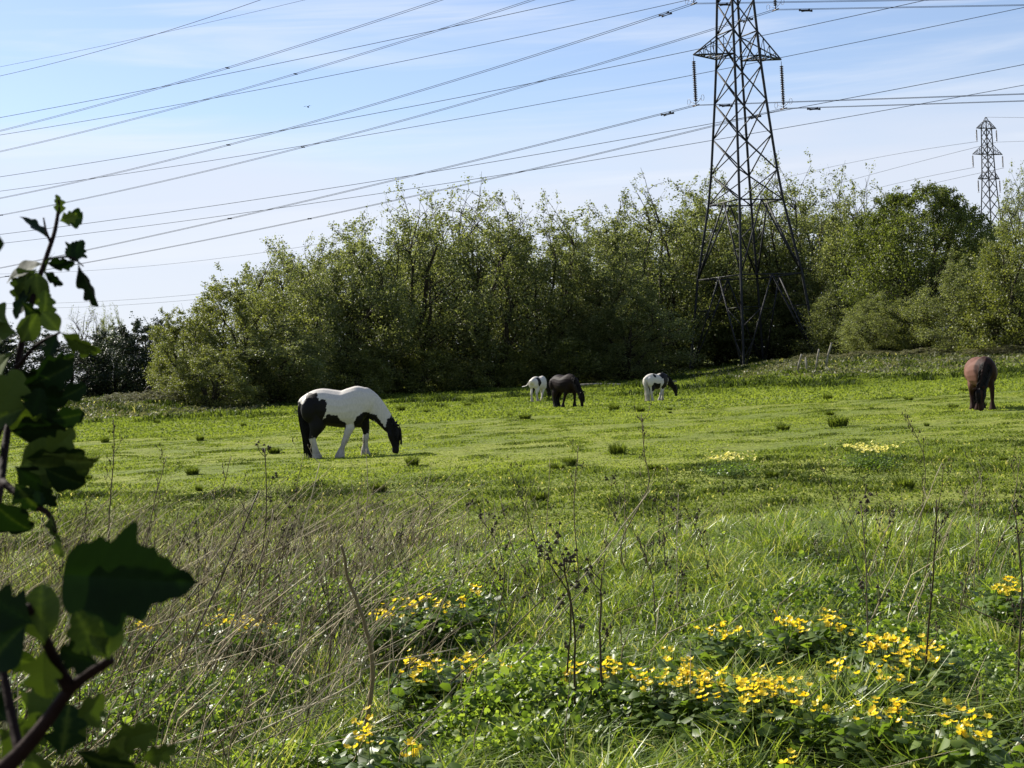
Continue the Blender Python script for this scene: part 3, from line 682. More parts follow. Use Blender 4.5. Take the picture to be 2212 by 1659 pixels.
# ------------------------------------------------------------------ horses
def C(cx, cy): return ((cx-1000)/732.0, (1305-cy)/732.0)
def loft(path, k=18):
    """path: [(x, z, half height in plane, half width across, y offset)]"""
    pa = np.array(path, float); n = len(pa)
    d = np.gradient(pa[:, :2], axis=0); d /= np.linalg.norm(d, axis=1)[:, None]+1e-9
    nx_, nz_ = -d[:, 1], d[:, 0]; th = np.arange(k)*2*math.pi/k; c_, s_ = np.cos(th), np.sin(th)
    V = np.stack([pa[:, 0, None]+nx_[:, None]*pa[:, 2, None]*c_, pa[:, 4, None]+pa[:, 3, None]*s_, pa[:, 1, None]+nz_[:, None]*pa[:, 2, None]*c_], -1).reshape(-1, 3)
    i = np.arange(n-1)[:, None]*k; j = np.arange(k)[None]; j2 = (j+1) % k
    Fq = np.stack([i+j, i+j2, i+k+j2, i+k+j], -1).reshape(-1, 4)
    V = np.vstack([V, [[pa[0, 0], pa[0, 4], pa[0, 1]]], [[pa[-1, 0], pa[-1, 4], pa[-1, 1]]]]); jj = np.arange(k); c0 = n*k
    F3 = np.vstack([np.stack([jj*0+c0, (jj+1) % k, jj], 1), np.stack([jj*0+c0+1, (n-1)*k+jj, (n-1)*k+(jj+1) % k], 1)])
    return V, Fq, F3
def smooth_path(p, m=4):
    p = np.array(p, float); n = len(p); t = np.arange(n); tt = np.linspace(0, n-1, (n-1)*m+1); o = []
    for u in tt:
        i = min(int(u), n-2); f = u-i; a = p[max(i-1, 0)]; b = p[i]; c = p[i+1]; d = p[min(i+2, n-1)]
        o.append(.5*((2*b)+(c-a)*f+(2*a-5*b+4*c-d)*f*f+(3*b-a-3*c+d)*f**3))
    return np.array(o)
def inpoly(x, z, poly):
    ins = np.zeros(len(x), bool); n = len(poly)
    for i in range(n):
        x1, z1 = poly[i]; x2, z2 = poly[(i+1) % n]
        c_ = ((z1 > z) != (z2 > z)) & (x < (x2-x1)*(z-z1)/(z2-z1+1e-12)+x1); ins ^= c_
    return ins
def P2(l): return [C(*q) for q in l]
HIND = lambda dx=0, dy=.0, knee=0: [(*C(470, 560), .20, .15), (*C(520, 720), .19, .135), (*C(510+dx*.3, 840), .145, .105), (*C(470+dx*.5, 930), .095, .07), (*C(450+dx*.7, 1000), .078, .055),
        (*C(465+dx*.8, 1080), .064, .05), (*C(480+dx*.9, 1170), .072, .058), (*C(492+dx, 1230), .090, .078), (*C(500+dx, 1275), .105, .095), (*C(505+dx, 1303), .105, .095)]
def FORE(kind):
    if kind == 'back':   # leg trailing backwards
        return [(*C(1090, 640), .17, .10), (*C(1050, 760), .13, .09), (*C(1000, 880), .095, .072), (*C(955, 980), .07, .058), (*C(925, 1050), .066, .056), (*C(890, 1130), .05, .045),
                (*C(865, 1190), .072, .06), (*C(850, 1240), .092, .08), (*C(838, 1280), .105, .094), (*C(836, 1303), .105, .094)]
    return [(*C(1160, 640), .17, .10), (*C(1195, 780), .12, .09), (*C(1215, 880), .088, .070), (*C(1218, 970), .066, .056), (*C(1210, 1030), .066, .056), (*C(1200, 1110), .052, .046),
            (*C(1192, 1180), .074, .062), (*C(1190, 1235), .092, .08), (*C(1195, 1280), .105, .094), (*C(1197, 1303), .105, .094)]
def horse(px, py, yaw, scale, coat, label, pose='graze', mat=None, mane='black', tail='black', lift=0.0, tail_pose='down', head_yaw=0, loc=None, width=1.0, bend=0.0):
    """local +x is forward; -y is the side turned to the camera at yaw 0"""
    mat = mat or M_COAT
    trunk = [(*C(283, 560), .06, .05), (*C(318, 535), .20, .15), (*C(380, 525), .27, .225), (*C(470, 522), .328, .275), (*C(600, 524), .365, .30), (*C(750, 557), .375, .335), (*C(900, 580), .378, .345),
             (*C(1040, 566), .405, .31), (*C(1150, 558), .425, .265), (*C(1240, 562), .375, .22), (*C(1310, 590), .28, .17), (*C(1350, 620), .15, .10)]
    neck = [(*C(1110, 455), .22, .13), (*C(1190, 485), .31, .15), (*C(1290, 535), .285, .135), (*C(1390, 615), .235, .115), (*C(1475, 705), .19, .10), (*C(1545, 800), .160, .09), (*C(1600, 885), .14, .085), (*C(1625, 935), .11, .07)]
    head = [(*C(1660, 868), .06, .05), (*C(1655, 900), .115, .085), (*C(1652, 950), .140, .098), (*C(1652, 1010), .138, .100), (*C(1655, 1070), .115, .085), (*C(1660, 1130), .090, .070), (*C(1662, 1190), .073, .060), (*C(1658, 1240), .074, .064), (*C(1650, 1278), .055, .050)]
    earb = [[C(1668, 870), C(1700, 856), C(1738, 862), C(1768, 850)], [C(1640, 872), C(1668, 835), C(1690, 815), C(1700, 800)]]
    piv = np.array(C(1200, 500))
    def rot(p, a, pv):
        p = np.array(p, float); q = p[:, :2]-pv; ca, sa = math.cos(a), math.sin(a)
        p[:, 0] = q[:, 0]*ca-q[:, 1]*sa+pv[0]; p[:, 1] = q[:, 0]*sa+q[:, 1]*ca+pv[1]; return p
    lifta = {'graze': 0, 'half': rad(13)}[pose]
    if lifta:
        for i in range(len(neck)):
            f = min(i/3.0, 1); neck[i] = tuple(rot([neck[i]], lifta*f, piv)[0])
        head = [tuple(q) for q in rot(head, lifta, piv)]; earb = [[tuple(q) for q in rot(e, lifta, piv)] for e in earb]
    parts = []
    for pth in (trunk, neck, head):
        pp = smooth_path([(a, b, c_, d_, 0) for a, b, c_, d_ in pth]); pp[:, 3] *= width if pth is trunk else 1; parts.append(loft(pp))
    legs = [(HIND(0), -.15), (HIND(-95), .15), (FORE('back'), -.13), (FORE('fwd'), .13)]
    for lg, yo in legs:
        n = len(lg); pp = smooth_path([(a, b, c_, d_, yo*(1 if i > 1 else .8)) for i, (a, b, c_, d_) in enumerate(lg)]); parts.append(loft(pp, 14))
    # buttock and shoulder masses, jaw, muzzle
    def ball(cx, cy, yo, rx, ry, rz_):
        x_, z_ = C(cx, cy); n = 9; a = np.linspace(-1, 1, n); q = np.sqrt(np.clip(1-a*a, .0004, 1))
        parts.append(loft([(x_+rx*t, z_, rz_*w_, ry*w_, yo) for t, w_ in zip(a, q)], 14))
    for s in (-1, 1):
        ball(430, 560, s*.16, .19, .15, .27); ball(1120, 640, s*.15, .17, .11, .26)
    if pose == 'graze':
        for s in (-1, 1): ball(1610, 985, s*.055, .075, .05, .095)
    off = 0; VV = []; F4 = []; F3 = []
    for V, a, b in parts: VV.append(V); F4.append(a+off); F3.append(b+off); off += len(V)
    # ears as cones
    eb = MB()
    for k_, e in enumerate(earb):
        yo = -.07 if k_ == 0 else .07
        eb.tube([[q[0], yo*(1+.35*i), q[1]] for i, q in enumerate(e)], [.028, .034, .026, .006], 8)
    for V, a, b in zip(eb.V, eb.F4, eb.F3):
        pass
    VV.append(np.vstack(eb.V)); F4.append(np.vstack(eb.F4)+off); F3.append(np.vstack(eb.F3)+off)
    tmp = build('tmp', np.vstack(VV), [np.vstack(F4), np.vstack(F3)], mat)
    md = tmp.modifiers.new('r', 'REMESH'); md.mode = 'VOXEL'; md.voxel_size = .014
    ms = tmp.modifiers.new('s', 'SMOOTH'); ms.factor = .5; ms.iterations = 5
    dg = bpy.context.evaluated_depsgraph_get(); dg.update(); me = bpy.data.meshes.new_from_object(tmp.evaluated_get(dg)); bpy.data.objects.remove(tmp)
    n = len(me.vertices); co = np.empty(n*3, np.float32); me.vertices.foreach_get('co', co); co = co.reshape(-1, 3)
    cc = np.ones((n, 4), np.float32); cc[:, :3] = coat(co, lifta)
    at = me.attributes.new('coat', 'FLOAT_COLOR', 'POINT'); at.data.foreach_set('color', cc.ravel())
    me.polygons.foreach_set('use_smooth', np.ones(len(me.polygons), bool)); me.materials.clear(); me.materials.append(mat)
    g = G(px, py) if loc is None else np.array(loc)
    root = empty('horse', (g[0], g[1], float(terrain(g[0], g[1])) if loc is None else g[2]), yaw, label, 'horse'); root.scale = (scale,)*3
    if bend:
        co[:, 1] += bend*np.clip((co[:, 0]-.36)/.5, 0, 1.3)**1.3; me.vertices.foreach_set('co', co.ravel()); me.update()
    body = bpy.data.objects.new('body', me); COL.objects.link(body); body.parent = root; me.name = 'body'
    rng = np.random.default_rng(int(px)); r = lambda: rng.random()
    # tail
    tm = {'black': M_HAIRB, 'white': M_HAIRW}
    mb = MB()
    for i in range(230):
        a = r()*6.28; q = math.sqrt(r()); sx, sy = math.cos(a)*q, math.sin(a)*q
        x0_, z0_ = C(300+8*sx, 430+25*sx)
        if tail_pose == 'down':
            ln = .75+.32*r(); pts_ = [[x0_+.01*sx, .03*sy, z0_], [x0_-.03+.05*sx, .06*sy, z0_-.16], [x0_+.02+.10*sx, .10*sy, z0_-.5*ln], [x0_+.07+.11*sx, .12*sy, max(z0_-.8*ln, .1)], [x0_+.08+.11*sx+.02*r(), .09*sy, max(z0_-1.12*ln, .03)]]
        else:
            ln = .6+.3*r(); pts_ = [[x0_, .03*sy, z0_], [x0_-.08, .12+.04*sy, z0_-.06+.03*sx], [x0_-.1, .30+.04*sy, z0_-.25+.04*sx], [x0_-.1, .30+.36*ln, z0_-.30+.05*sx]]
        pts_ = smooth_path(pts_, 3); mb.tube(pts_, np.linspace(.012, .004, len(pts_)), 4, .5, False)
    mb.build('tail', tm[tail], root, True)
    # mane: strands hanging from the crest
    mb = MB(); crest = []
    for (a, b, h_, w_), (a2, b2, _, _) in zip(neck[2:], neck[3:]+[neck[-1]]):
        pass
    np_ = smooth_path([(a, b, h_, w_, 0) for a, b, h_, w_ in neck[1:]], 8); dd = np.gradient(np_[:, :2], axis=0); dd /= np.linalg.norm(dd, axis=1)[:, None]+1e-9
    cr = np.stack([np_[:, 0]-dd[:, 1]*np_[:, 2]*.97, np_[:, 1]+dd[:, 0]*np_[:, 2]*.97], 1)
    m0 = int(len(cr)*(.62 if mane == 'low' else .12))
    for i in range(260):
        j = rng.integers(m0, len(cr)); x0_, z0_ = cr[j]; sd = 1 if r() < (.8 if mane != 'both' else .5) else -1
        hw = np_[j, 3]; ln = .16+.20*r(); k_ = r()
        pts_ = [[x0_, sd*.01, z0_+.004], [x0_+dd[j][1]*.0-.02*k_, sd*(.4*hw+.02), z0_-.04], [x0_-.03*k_, sd*(hw+.025), z0_-ln*.6], [x0_-.02+.05*r(), sd*(hw+.02), max(z0_-ln, .03)]]
        pts_ = smooth_path(pts_, 2); mb.tube(pts_, np.linspace(.009, .003, len(pts_)), 3, .5, False)
    hx, hz = head[1][0], head[1][1]
    for i in range(60):                            # forelock
        o_ = (r()-.5)*.1; ln = .25+.18*r(); a0_ = np.array([hx+.06, 0, hz+.07]) if not lifta else np.array([hx+.09, 0, hz+.05])
        pts_ = [a0_+[0, o_*.4, 0], a0_+[.055, o_, -.06], a0_+[.06+.02*r(), o_*1.2, -ln*.6], a0_+[.05+.03*r(), o_*1.2, -ln]]
        mb.tube(smooth_path(pts_, 2), .006, 3, .5, False)
    mb.build('mane', M_HAIRB if mane != 'white' else M_HAIRW, root, True)
    for lg, yo in legs:                            # hooves
        x_, z_ = lg[-1][0], lg[-1][1]; mb = MB(); mb.tube([[x_-.0, yo, .075], [x_+.012, yo, .04], [x_+.02, yo, -.005]], [.062, .078, .088], 12); mb.build('hoof', M_HOOF, root, True)
    for s in (-1, 1):
        e0 = head[3]; mb = MB(); ex = e0[0]+.045; ez = e0[1]+.02
        if lifta: ex, ez = rot([(C(1690, 985)[0], C(1690, 985)[1], 0)], lifta, piv)[0][:2]
        a = np.linspace(-1, 1, 7); mb.tube([[ex, s*.082, ez+t*.02] for t in a], .018*np.sqrt(np.clip(1-a*a, .01, 1)), 8); mb.build('eye', M_EYE, root, True)
    if bend:
        for ch in root.children:
            if ch.name.split('.')[0] in ('mane', 'eye'):
                for v in ch.data.vertices: v.co.y += bend*min(max((v.co.x-.36)/.5, 0), 1.3)**1.3
    return root
WH = np.array([.54, .50, .44]); BL = np.array([.007, .006, .0055])
def wob(co, amp=.03, s=.09, seed=3):
    return (fbm(co[:, 0]+5, co[:, 2]+co[:, 1]*.6+5, s, seed, 3)-.5)*2*amp, (fbm(co[:, 0]+9, co[:, 2]+co[:, 1]*.6+3, s, seed+4, 3)-.5)*2*amp
def patchy(polys, base=WH, dark=BL, neckz=None, socks=None, seed=3, amp=.035, legs_dark=None):
    def f(co, lifta):
        wx, wz = wob(co, amp, .09, seed); w2, w3 = wob(co, .016, .025, seed+20); wx = wx+w2; wz = wz+w3; x_ = co[:, 0]+wx; z_ = co[:, 2]+wz; m_ = np.zeros(len(co), bool)
        for pl, side in polys:
            q = inpoly(x_, z_, P2(pl)); 
            if side == 'near': q &= co[:, 1] < .06
            if side == 'far': q &= co[:, 1] > -.02
            m_ |= q
        if lifta: m_ |= (co[:, 0] > C(1340, 0)[0]) 
        c_ = np.where(m_[:, None], dark, base).astype(float)
        dirt = (np.clip(1-co[:, 2]/.62, 0, 1)**.7)[:, None]*(.3+fbm(co[:, 0], co[:, 2], .05, seed+9))[:, None]*.85   # muddy feathers
        c_ = c_*(1-dirt)+np.where(m_[:, None], BL*1.5, np.array([.17, .14, .10]))*dirt
        return c_
    return f
main = patchy([([(250, 440), (330, 470), (370, 440), (390, 340), (430, 315), (470, 335), (545, 325), (592, 420), (660, 405), (712, 465), (706, 570), (660, 660), (640, 720), (680, 800), (680, 900), (560, 985), (400, 1000), (330, 1320), (240, 1320)], 'both'),
               ([(625, 730), (700, 648), (850, 655), (900, 740), (955, 790), (950, 880), (700, 880), (600, 810)], 'both'),
               ([(1080, 770), (1130, 700), (1230, 645), (1330, 652), (1400, 700), (1470, 800), (1525, 885), (1585, 760), (1640, 740), (1900, 740), (1900, 1400), (1440, 1400), (1440, 900), (1365, 760), (1290, 850), (1260, 965), (1165, 965), (1150, 880), (1090, 870)], 'both')])
MY = rad(0)
horse(760, 988, rad(-3), 1.0, main, 'white horse with black patches, largest and nearest, grazing side-on at left', mane='low')
def solid(c1, c2, lowdark=True):
    def f(co, lifta):
        t = fbm(co[:, 0]+3, co[:, 2]+co[:, 1]+3, .35, 31, 3)[:, None]; c_ = np.array(c1)*(1-t)+np.array(c2)*t
        if lowdark: k_ = np.clip(1-(co[:, 2]-.15)/.5, 0, 1)[:, None]; c_ = c_*(1-k_)+np.array([.012, .010, .009])*k_
        return c_
    return f
horse(1228, 880, rad(-52), .86, solid((.007, .005, .0045), (.018, .011, .010)), 'dark brown pony grazing in the middle, head down, in front of the white one', mat=M_COATG, mane='both')
rearc = patchy([([(450, 300), (620, 300), (700, 520), (560, 700), (440, 600)], 'near'), ([(1200, 250), (1900, 250), (1900, 1400), (1200, 1400)], 'both'), ([(420, 560), (600, 640), (560, 1000), (420, 980)], 'far')], seed=13)
horse(1170, 866, rad(58), .76, rearc, 'white pony with a dark flank patch seen from behind, beside the dark brown one', tail='white', tail_pose='swish', mane='both')
pied = patchy([([(560, 300), (640, 270), (690, 330), (640, 420), (560, 390)], 'both'), ([(420, 700), (560, 600), (700, 640), (820, 620), (860, 900), (600, 900), (430, 900)], 'both'),
               ([(880, 330), (1000, 300), (1060, 240), (1200, 230), (1330, 300), (1300, 620), (1150, 800), (1000, 870), (900, 760), (980, 640), (1000, 480), (900, 450)], 'both')], seed=23, amp=.03)
horse(1427, 867, rad(38), .74, pied, 'small piebald pony with white tail and dark lowered head, right of the dark brown one', pose='half', tail='white', mane='both')
def bay(co, lifta):
    t = fbm(co[:, 0]+3, co[:, 2]+co[:, 1]+3, .3, 31, 3)[:, None]; c_ = np.array([.11, .052, .036])*(1-t)+np.array([.18, .095, .07])*t
    k_ = np.maximum(sstep(.12, .34, co[:, 0]+(t[:, 0]-.5)*.3), 1-sstep(.45, .75, co[:, 2]))[:, None]  # forehand coloured darker as shaded, hindquarters left brown as sunlit; lower legs dark
    return c_*(1-k_)+np.array([.030, .015, .011])*k_
horse(2128, 886, rad(-93), .90, bay, 'bay horse facing the camera with head down, near the right edge', mat=M_COATG, mane='both', width=1.18, bend=-.30)
q = P(262, horizon(262), 88)
horse(262, 868, rad(200), .78, patchy([([(250, 200), (1300, 200), (1900, 1300), (250, 1300)], 'both')], base=np.array([.12, .05, .03]), seed=5), 'dark brown horse far off behind the bramble mound at left, only its back showing', mane='both',
      loc=(q[0], 96, float(terrain(q[0], 96))-.1))

# ------------------------------------------------------------------ field tussocks, fallen rail, posts
def tuft(seed, n=260, h=.22, r=.16, dark=True):
    rng = np.random.default_rng(seed); a = rng.random(n)*6.28; q = np.sqrt(rng.random(n))*r*.6
    x = np.cos(a)*q; y = np.sin(a)*q; hh = h*(.5+.7*rng.random(n)); ln = .2+.9*rng.random(n); w_ = np.full(n, .014)
    la = a+rng.normal(0, .6, n); ld = np.stack([np.cos(la), np.sin(la), 0*x], 1)*(ln*hh)[:, None]
    wv = np.stack([-np.sin(la), np.cos(la), 0*x], 1)*w_[:, None]*.5; B = np.stack([x, y, 0*x-.02], 1); U = np.zeros((n, 3)); U[:, 2] = hh
    M_ = B+U*.6+ld*.3; T_ = B+U*(1-.3*ln[:, None])+ld
    V = np.stack([B-wv, B+wv, M_-wv*.8, M_+wv*.8, T_], 1).reshape(-1, 3); i = np.arange(n)[:, None]*5
    return build('tussock', V, [i+np.array([[0, 1, 3, 2]]), i+np.array([[2, 3, 4]])], M_FIELD, tint=np.repeat(np.clip(.10+.36*rng.random(n)**1.3, 0, 1), 5))
TU = [tuft(s) for s in (1, 2, 3)]; first = [True]*3
TG = 'dark tussocks dotted over the grazed field'
hand = [(1135, 905, 1.5, 'dark tussock in front of the dark brown pony'), (1327, 887, 1.6, 'upright dark tussock between the brown and the small piebald pony'),
        (1810, 922, 2.0, 'wide dark tussock in the field left of the bay horse'), (1692, 930, 1.4, 'flat dark tussock in the mid field, left of the wide one'),
        (866, 888, 1.5, 'round dark tussock above the head of the large piebald'), (1010, 878, 1.3, 'tussock between the big piebald and the rear-facing pony'),
        (1230, 1005, 1.3, 'low tussock in the bright grass below the ponies'), (1335, 982, 1.4, 'flat tussock above the field flowers'),
        (1165, 1085, 1.2, 'tussock in the rough middle of the field'), (2010, 1115, 1.2, 'dark tussock in the rough grass below the right-hand flowers'),
        (2060, 882, 1.2, 'tussock by the muzzle of the bay horse'), (820, 1062, 1.1, 'low tussock under the large piebald\'s shadow')]
rg = random.Random(5); rnd = []; seen = set()
TR = [((190, 420), 'at the left end of the field'), ((420, 640), 'left of the big piebald'), ((880, 1120), 'right of the big piebald'), ((1120, 1330), 'near the brown pony'), ((1330, 1480), 'near the small piebald pony'),
      ((1480, 1720), 'in front of the large pylon'), ((1720, 1900), 'right of the large pylon'), ((1900, 2080), 'left of the bay horse'), ((2080, 2225), 'around the bay horse')]
for (xa, xb), rn in TR:
    for bi, (ba, bb_, bn) in enumerate([(58, 90, 'far out'), (92, 130, 'farther back'), (140, 210, 'mid-field'), (220, 320, 'near the verge')]):
        for sz, (s_, sn) in enumerate([(.55, 'tiny'), (.85, 'small'), (1.25, 'broad')]):
            if rg.random() < (.95, .85, .28, .3)[bi]:
                px_ = rg.uniform(xa, xb); rnd.append((px_, horizon(px_)+rg.uniform(ba, bb_), s_*rg.uniform(.9, 1.1), '%s dark tussock %s, %s' % (sn, bn, rn)))
for i, (px_, py_, s, lb) in enumerate(hand+rnd):
    k = i % 3; o = TU[k] if first[k] else TU[k].copy()
    if not first[k]: COL.objects.link(o)
    first[k] = False; g = G(px_, py_); s *= .62+.003*g[1]
    o.location = tuple(g); o.scale = (s*1.25, s*1.1, s*(.8+.5*((i*37)%10)/10)); o.rotation_euler = (0, 0, i*1.7); tag(o, lb, 'tussock', TG)
mb = MB(); a = P(1238, 833, 90); b = P(1462, 825, 90); c_ = np.linspace(0, 1, 12)[:, None]; q = a+(b-a)*c_; q[:, 2] += .05*np.sin(c_[:, 0]*9)
mb.tube(q, .06, 6); tag(mb.build('fallen_pole', M_WOOD), 'long pale fallen pole at the foot of the wood between the ponies', 'pole')
for i, (px_, py_, ln, ht, lb) in enumerate([(1722, 803, .3, 1.0, 'short leaning grey post, leftmost right of the pylon'), (1742, 803, .0, .8, 'short upright grey post, second right of the pylon'), (1762, 801, .25, 1.2, 'leaning grey post in the middle of the four'), (1782, 799, .45, 1.5, 'longest and most leaning grey post')]):
    g = G(px_, py_); g[1] = min(g[1], 103); g[2] = float(terrain(g[0], g[1])); mb = MB(); mb.tube([g+[0, 0, -.1], g+[ln*.5, 0, ht*.55], g+[ln, 0, ht]], [.07, .065, .05], 6)
    tag(mb.build('wooden_post', M_WOOD), lb, 'post', 'old posts at the foot of the wood')

# ------------------------------------------------------------------ marsh marigolds
def flower_mesh(seed):
    rng = np.random.default_rng(seed); V = []; Fq = []; T = []
    np_ = 5
    for k in range(np_):
        a = k*2*math.pi/np_+rng.normal(0, .08); u = np.array([math.cos(a), math.sin(a), .0]); v = np.array([-math.sin(a), math.cos(a), 0]); s = .022
        cup = .35+.2*rng.random()
        r_ = [(0, 0, 0), (.4, .30, .10), (.75, .42, .5*cup), (1, .22, cup*.9), (1, -.22, cup*.9), (.75, -.42, .5*cup), (.4, -.30, .10)]
        n0 = len(V)
        for (p, q, z_) in r_: V.append((u*p+v*q)*s+np.array([0, 0, z_*s]))
        T += [.5+.4*rng.normal()]*7
        Fq += [[n0, n0+1, n0+2, n0+5], [n0, n0+5, n0+6, n0], [n0+2, n0+3, n0+4, n0+5]]
    Fq4 = [f for f in Fq if len(set(f)) == 4]; F3 = [[f[0], f[1], f[2]] for f in Fq if len(set(f)) == 3]
    return np.array(V), np.array(Fq4), np.array(F3), np.clip(np.array(T), 0, 1)
M_PALE = leafmat('pale_petal', [(0, (.75, .66, .12)), (.5, (.82, .74, .20)), (1, (.85, .80, .35))], .42, (1.0, 1.0, .8), .5, .3)
FM = []; FP = []
for s in range(4):
    V, a, b, T = flower_mesh(s); o = build('flower', V, [a, b], M_PETAL, tint=T); FM.append(o.data); bpy.data.objects.remove(o)
    o = build('flower', V, [a, b], M_PALE, tint=T); FP.append(o.data); bpy.data.objects.remove(o)
def marigold(px_, py_, wpx, hpx, n, label, fh=.35, group='clumps of marsh marigold in the verge', size=1.0, pale=False):
    n = min(int(n*1.9)+1, 90); rng = np.random.default_rng(int(px_*3+py_)); g = G(px_, py_, fh); z0 = float(terrain(g[0], g[1]))
    root = empty('marsh_marigold', (g[0], g[1], z0), 0, label, 'flower clump', group)
    ctr = np.array([g[0], g[1], z0]); pos = []
    for _ in range(n):
        q = G(px_+rng.normal(0, .38)*wpx, py_+rng.normal(0, .25)*hpx, fh); q[1] += rng.normal(0, .05); d_ = q-ctr; d_[2] = fh*(.88+.2*rng.random()); d_[1] = np.clip(d_[1], -.8, .8); pos.append(d_)
    st = MB(); lv = []
    for i, d_ in enumerate(pos):
        f = bpy.data.objects.new('flower', (FP if pale else FM)[i % 4]); COL.objects.link(f); f.parent = root; f.location = tuple(d_)
        f.rotation_euler = (rng.normal(.25, .35), rng.normal(0, .35), rng.random()*6); s = (.58+.27*rng.random())*size; f.scale = (s, s, s)
        b0 = np.array([d_[0]+rng.normal(0, .03), d_[1]+rng.normal(0, .03), -.02]); st.tube([b0, (b0+d_)/2+[rng.normal(0, .01), 0, 0], d_], [.0028, .0022, .0018], 4, .3, False)
    m_ = max(30, n*14); ii = rng.integers(0, n, m_); C_ = np.array(pos)[ii]+np.stack([rng.normal(0, .07, m_), rng.normal(0, .07, m_), 0*ii], 1); C_[:, 2] = fh*((.30+.58*rng.random(m_)) if not pale else (.1+.45*rng.random(m_)))
    V, Fq, T = cards(C_, (.03+.05*rng.random(m_))*(.55 if pale else 1), .35, np.clip(.15+.5*rng.random(m_), 0, 1), rng, 1.0, True); st.add(V, Fq, None, T); st.build('foliage', M_COVER, root)
for a in [(515, 1342, 120, 32, 20, 'marigold clump left of the long curved dead stalk'), (838, 1320, 56, 22, 11, 'marigold clump right of the curved stalk\'s upper half'),
          (905, 1300, 56, 14, 9, 'narrow marigold row above centre-left, left of the two tiny clumps'), (960, 1306, 20, 10, 4, 'tiny marigold clump, left one of two above centre'),
          (995, 1299, 14, 8, 3, 'tiny marigold clump, right one of two above centre'), (1030, 1273, 28, 14, 5, 'small highest marigold clump near the centre'),
          (905, 1440, 56, 44, 17, 'round marigold clump low, right of the curved dead stalk'), (1015, 1430, 50, 26, 11, 'compact marigold clump beside a bleached leaf'),
          (1105, 1444, 48, 10, 6, 'thin marigold row left of the paired dark stalks'), (1235, 1447, 26, 16, 6, 'small marigold clump at the paired dark stalks'),
          (1312, 1442, 76, 24, 12, 'marigold clump just right of the paired dark stalks'), (1400, 1460, 50, 16, 6, 'marigolds linking to the left end of the biggest patch'),
          (1490, 1468, 110, 44, 28, 'left half of the biggest marigold patch'), (1630, 1482, 130, 54, 42, 'right half of the biggest marigold patch'),
          (1558, 1356, 76, 16, 12, 'flat marigold row above the biggest patch'), (1718, 1342, 50, 20, 11, 'marigold clump left of the dark hollow, upper left one'),
          (1790, 1332, 36, 24, 9, 'marigold clump touching the top of the dark hollow'), (1905, 1392, 76, 32, 22, 'dense marigold clump right of the dark hollow'),
          (1985, 1405, 80, 54, 24, 'loose marigold clump at the thin upright stalk on the right'), (1815, 1446, 44, 20, 7, 'sparse marigolds under the dark hollow'),
          (1920, 1530, 76, 34, 14, 'slanting marigold clump low right'), (2085, 1552, 56, 26, 9, 'marigold clump near the bottom right corner'),
          (2172, 1262, 70, 40, 14, 'marigold clump at the right edge, high up the verge'), (782, 1552, 30, 26, 5, 'small marigold clump at the foot of the curved stalk'),
          (800, 1590, 40, 16, 5, 'lowest marigold group beside the curved stalk'), (896, 1612, 30, 10, 4, 'marigold pair low left of centre'),
          (1920, 1445, 60, 26, 8, 'marigolds below the dense right-hand clump'), (2112, 1582, 20, 16, 3, 'three marigolds in the bottom right corner'),
          (312, 1350, 30, 16, 4, 'faint marigolds behind the hawthorn tip'), (1440, 1404, 10, 6, 2, 'two marigolds above the biggest patch, left'),
          (1490, 1424, 10, 6, 2, 'two marigolds just above the biggest patch'), (1750, 1520, 34, 14, 4, 'few marigolds by the white leaf at lower right'),
          (1712, 1636, 16, 8, 2, 'two marigolds at the bottom edge'), (16, 1442, 30, 12, 3, 'marigolds at the left edge behind the hawthorn'), (1825, 1346, 24, 16, 4, 'few marigolds at the right rim of the dark hollow')]:
    marigold(*a)
marigold(1572, 986, 66, 14, 34, 'yellow marigold clump out in the field, left one', .26, 'marigold clumps out in the grazed field', 1.55, True)
marigold(1877, 966, 76, 16, 48, 'yellow marigold clump out in the field, right and larger one', .28, 'marigold clumps out in the grazed field', 1.55, True)

# ------------------------------------------------------------------ dead stalks
def stalk(pts_, Yb, r0, label, group='tall dead stalks standing in the verge', br=6, seedhead=0, tint=.4, blen=1.0, Yt=None, sd=0):
    rng = np.random.default_rng(int(pts_[0][0]*13+pts_[0][1])+sd); n = len(pts_); Yt = Yt or Yb+rng.normal(0, .25)
    q = np.array([P(a, b, Yb+(Yt-Yb)*i/(n-1)) for i, (a, b) in enumerate(pts_)]); g = float(terrain(q[0][0], q[0][1]))
    if q[0][2] > g: q = np.vstack([[q[0][0]+(q[0][0]-q[1][0])*.2, q[0][1], g-.02], q])
    q = smooth_path(q, 4); m_ = len(q); o0 = q[0].copy(); q = q-o0; q += rng.normal(0, .002, q.shape)
    bb = MB(); bb.tube(q, np.linspace(r0, r0*.45, m_), 6, tint)
    for k in range(br):
        j = int(m_*(.45+.5*rng.random())); j = min(j, m_-1); L_ = (.05+.10*rng.random())*blen; a = rng.random()*6.28
        d_ = np.array([math.cos(a)*.5, math.sin(a)*.5, .8])*L_; e = q[j]+d_; mid = q[j]+d_*.5+[d_[0]*.15, 0, -L_*.05]
        bb.tube([q[j], mid, e], [r0*.45, r0*.35, r0*.25], 4, tint, False)
        for s in range(3):
            e2 = e+rng.normal(0, 1, 3)*L_*.18+[0, 0, L_*.15]; bb.tube([mid*.4+e*.6, e2], [r0*.25, r0*.15], 3, tint, False)
            if seedhead and rng.random() < .8: bb.tube([e2-[0, 0, .006], e2+[0, 0, .008]], [.004*seedhead, .0015], 5, .12)
        if seedhead: bb.tube([e-[0, 0, .006], e+[0, 0, .010]], [.005*seedhead, .002], 5, .1)
    o = bb.build('dead_stalk', M_STRAW); o.location = tuple(o0); return tag(o, label, 'dead stalk', group)
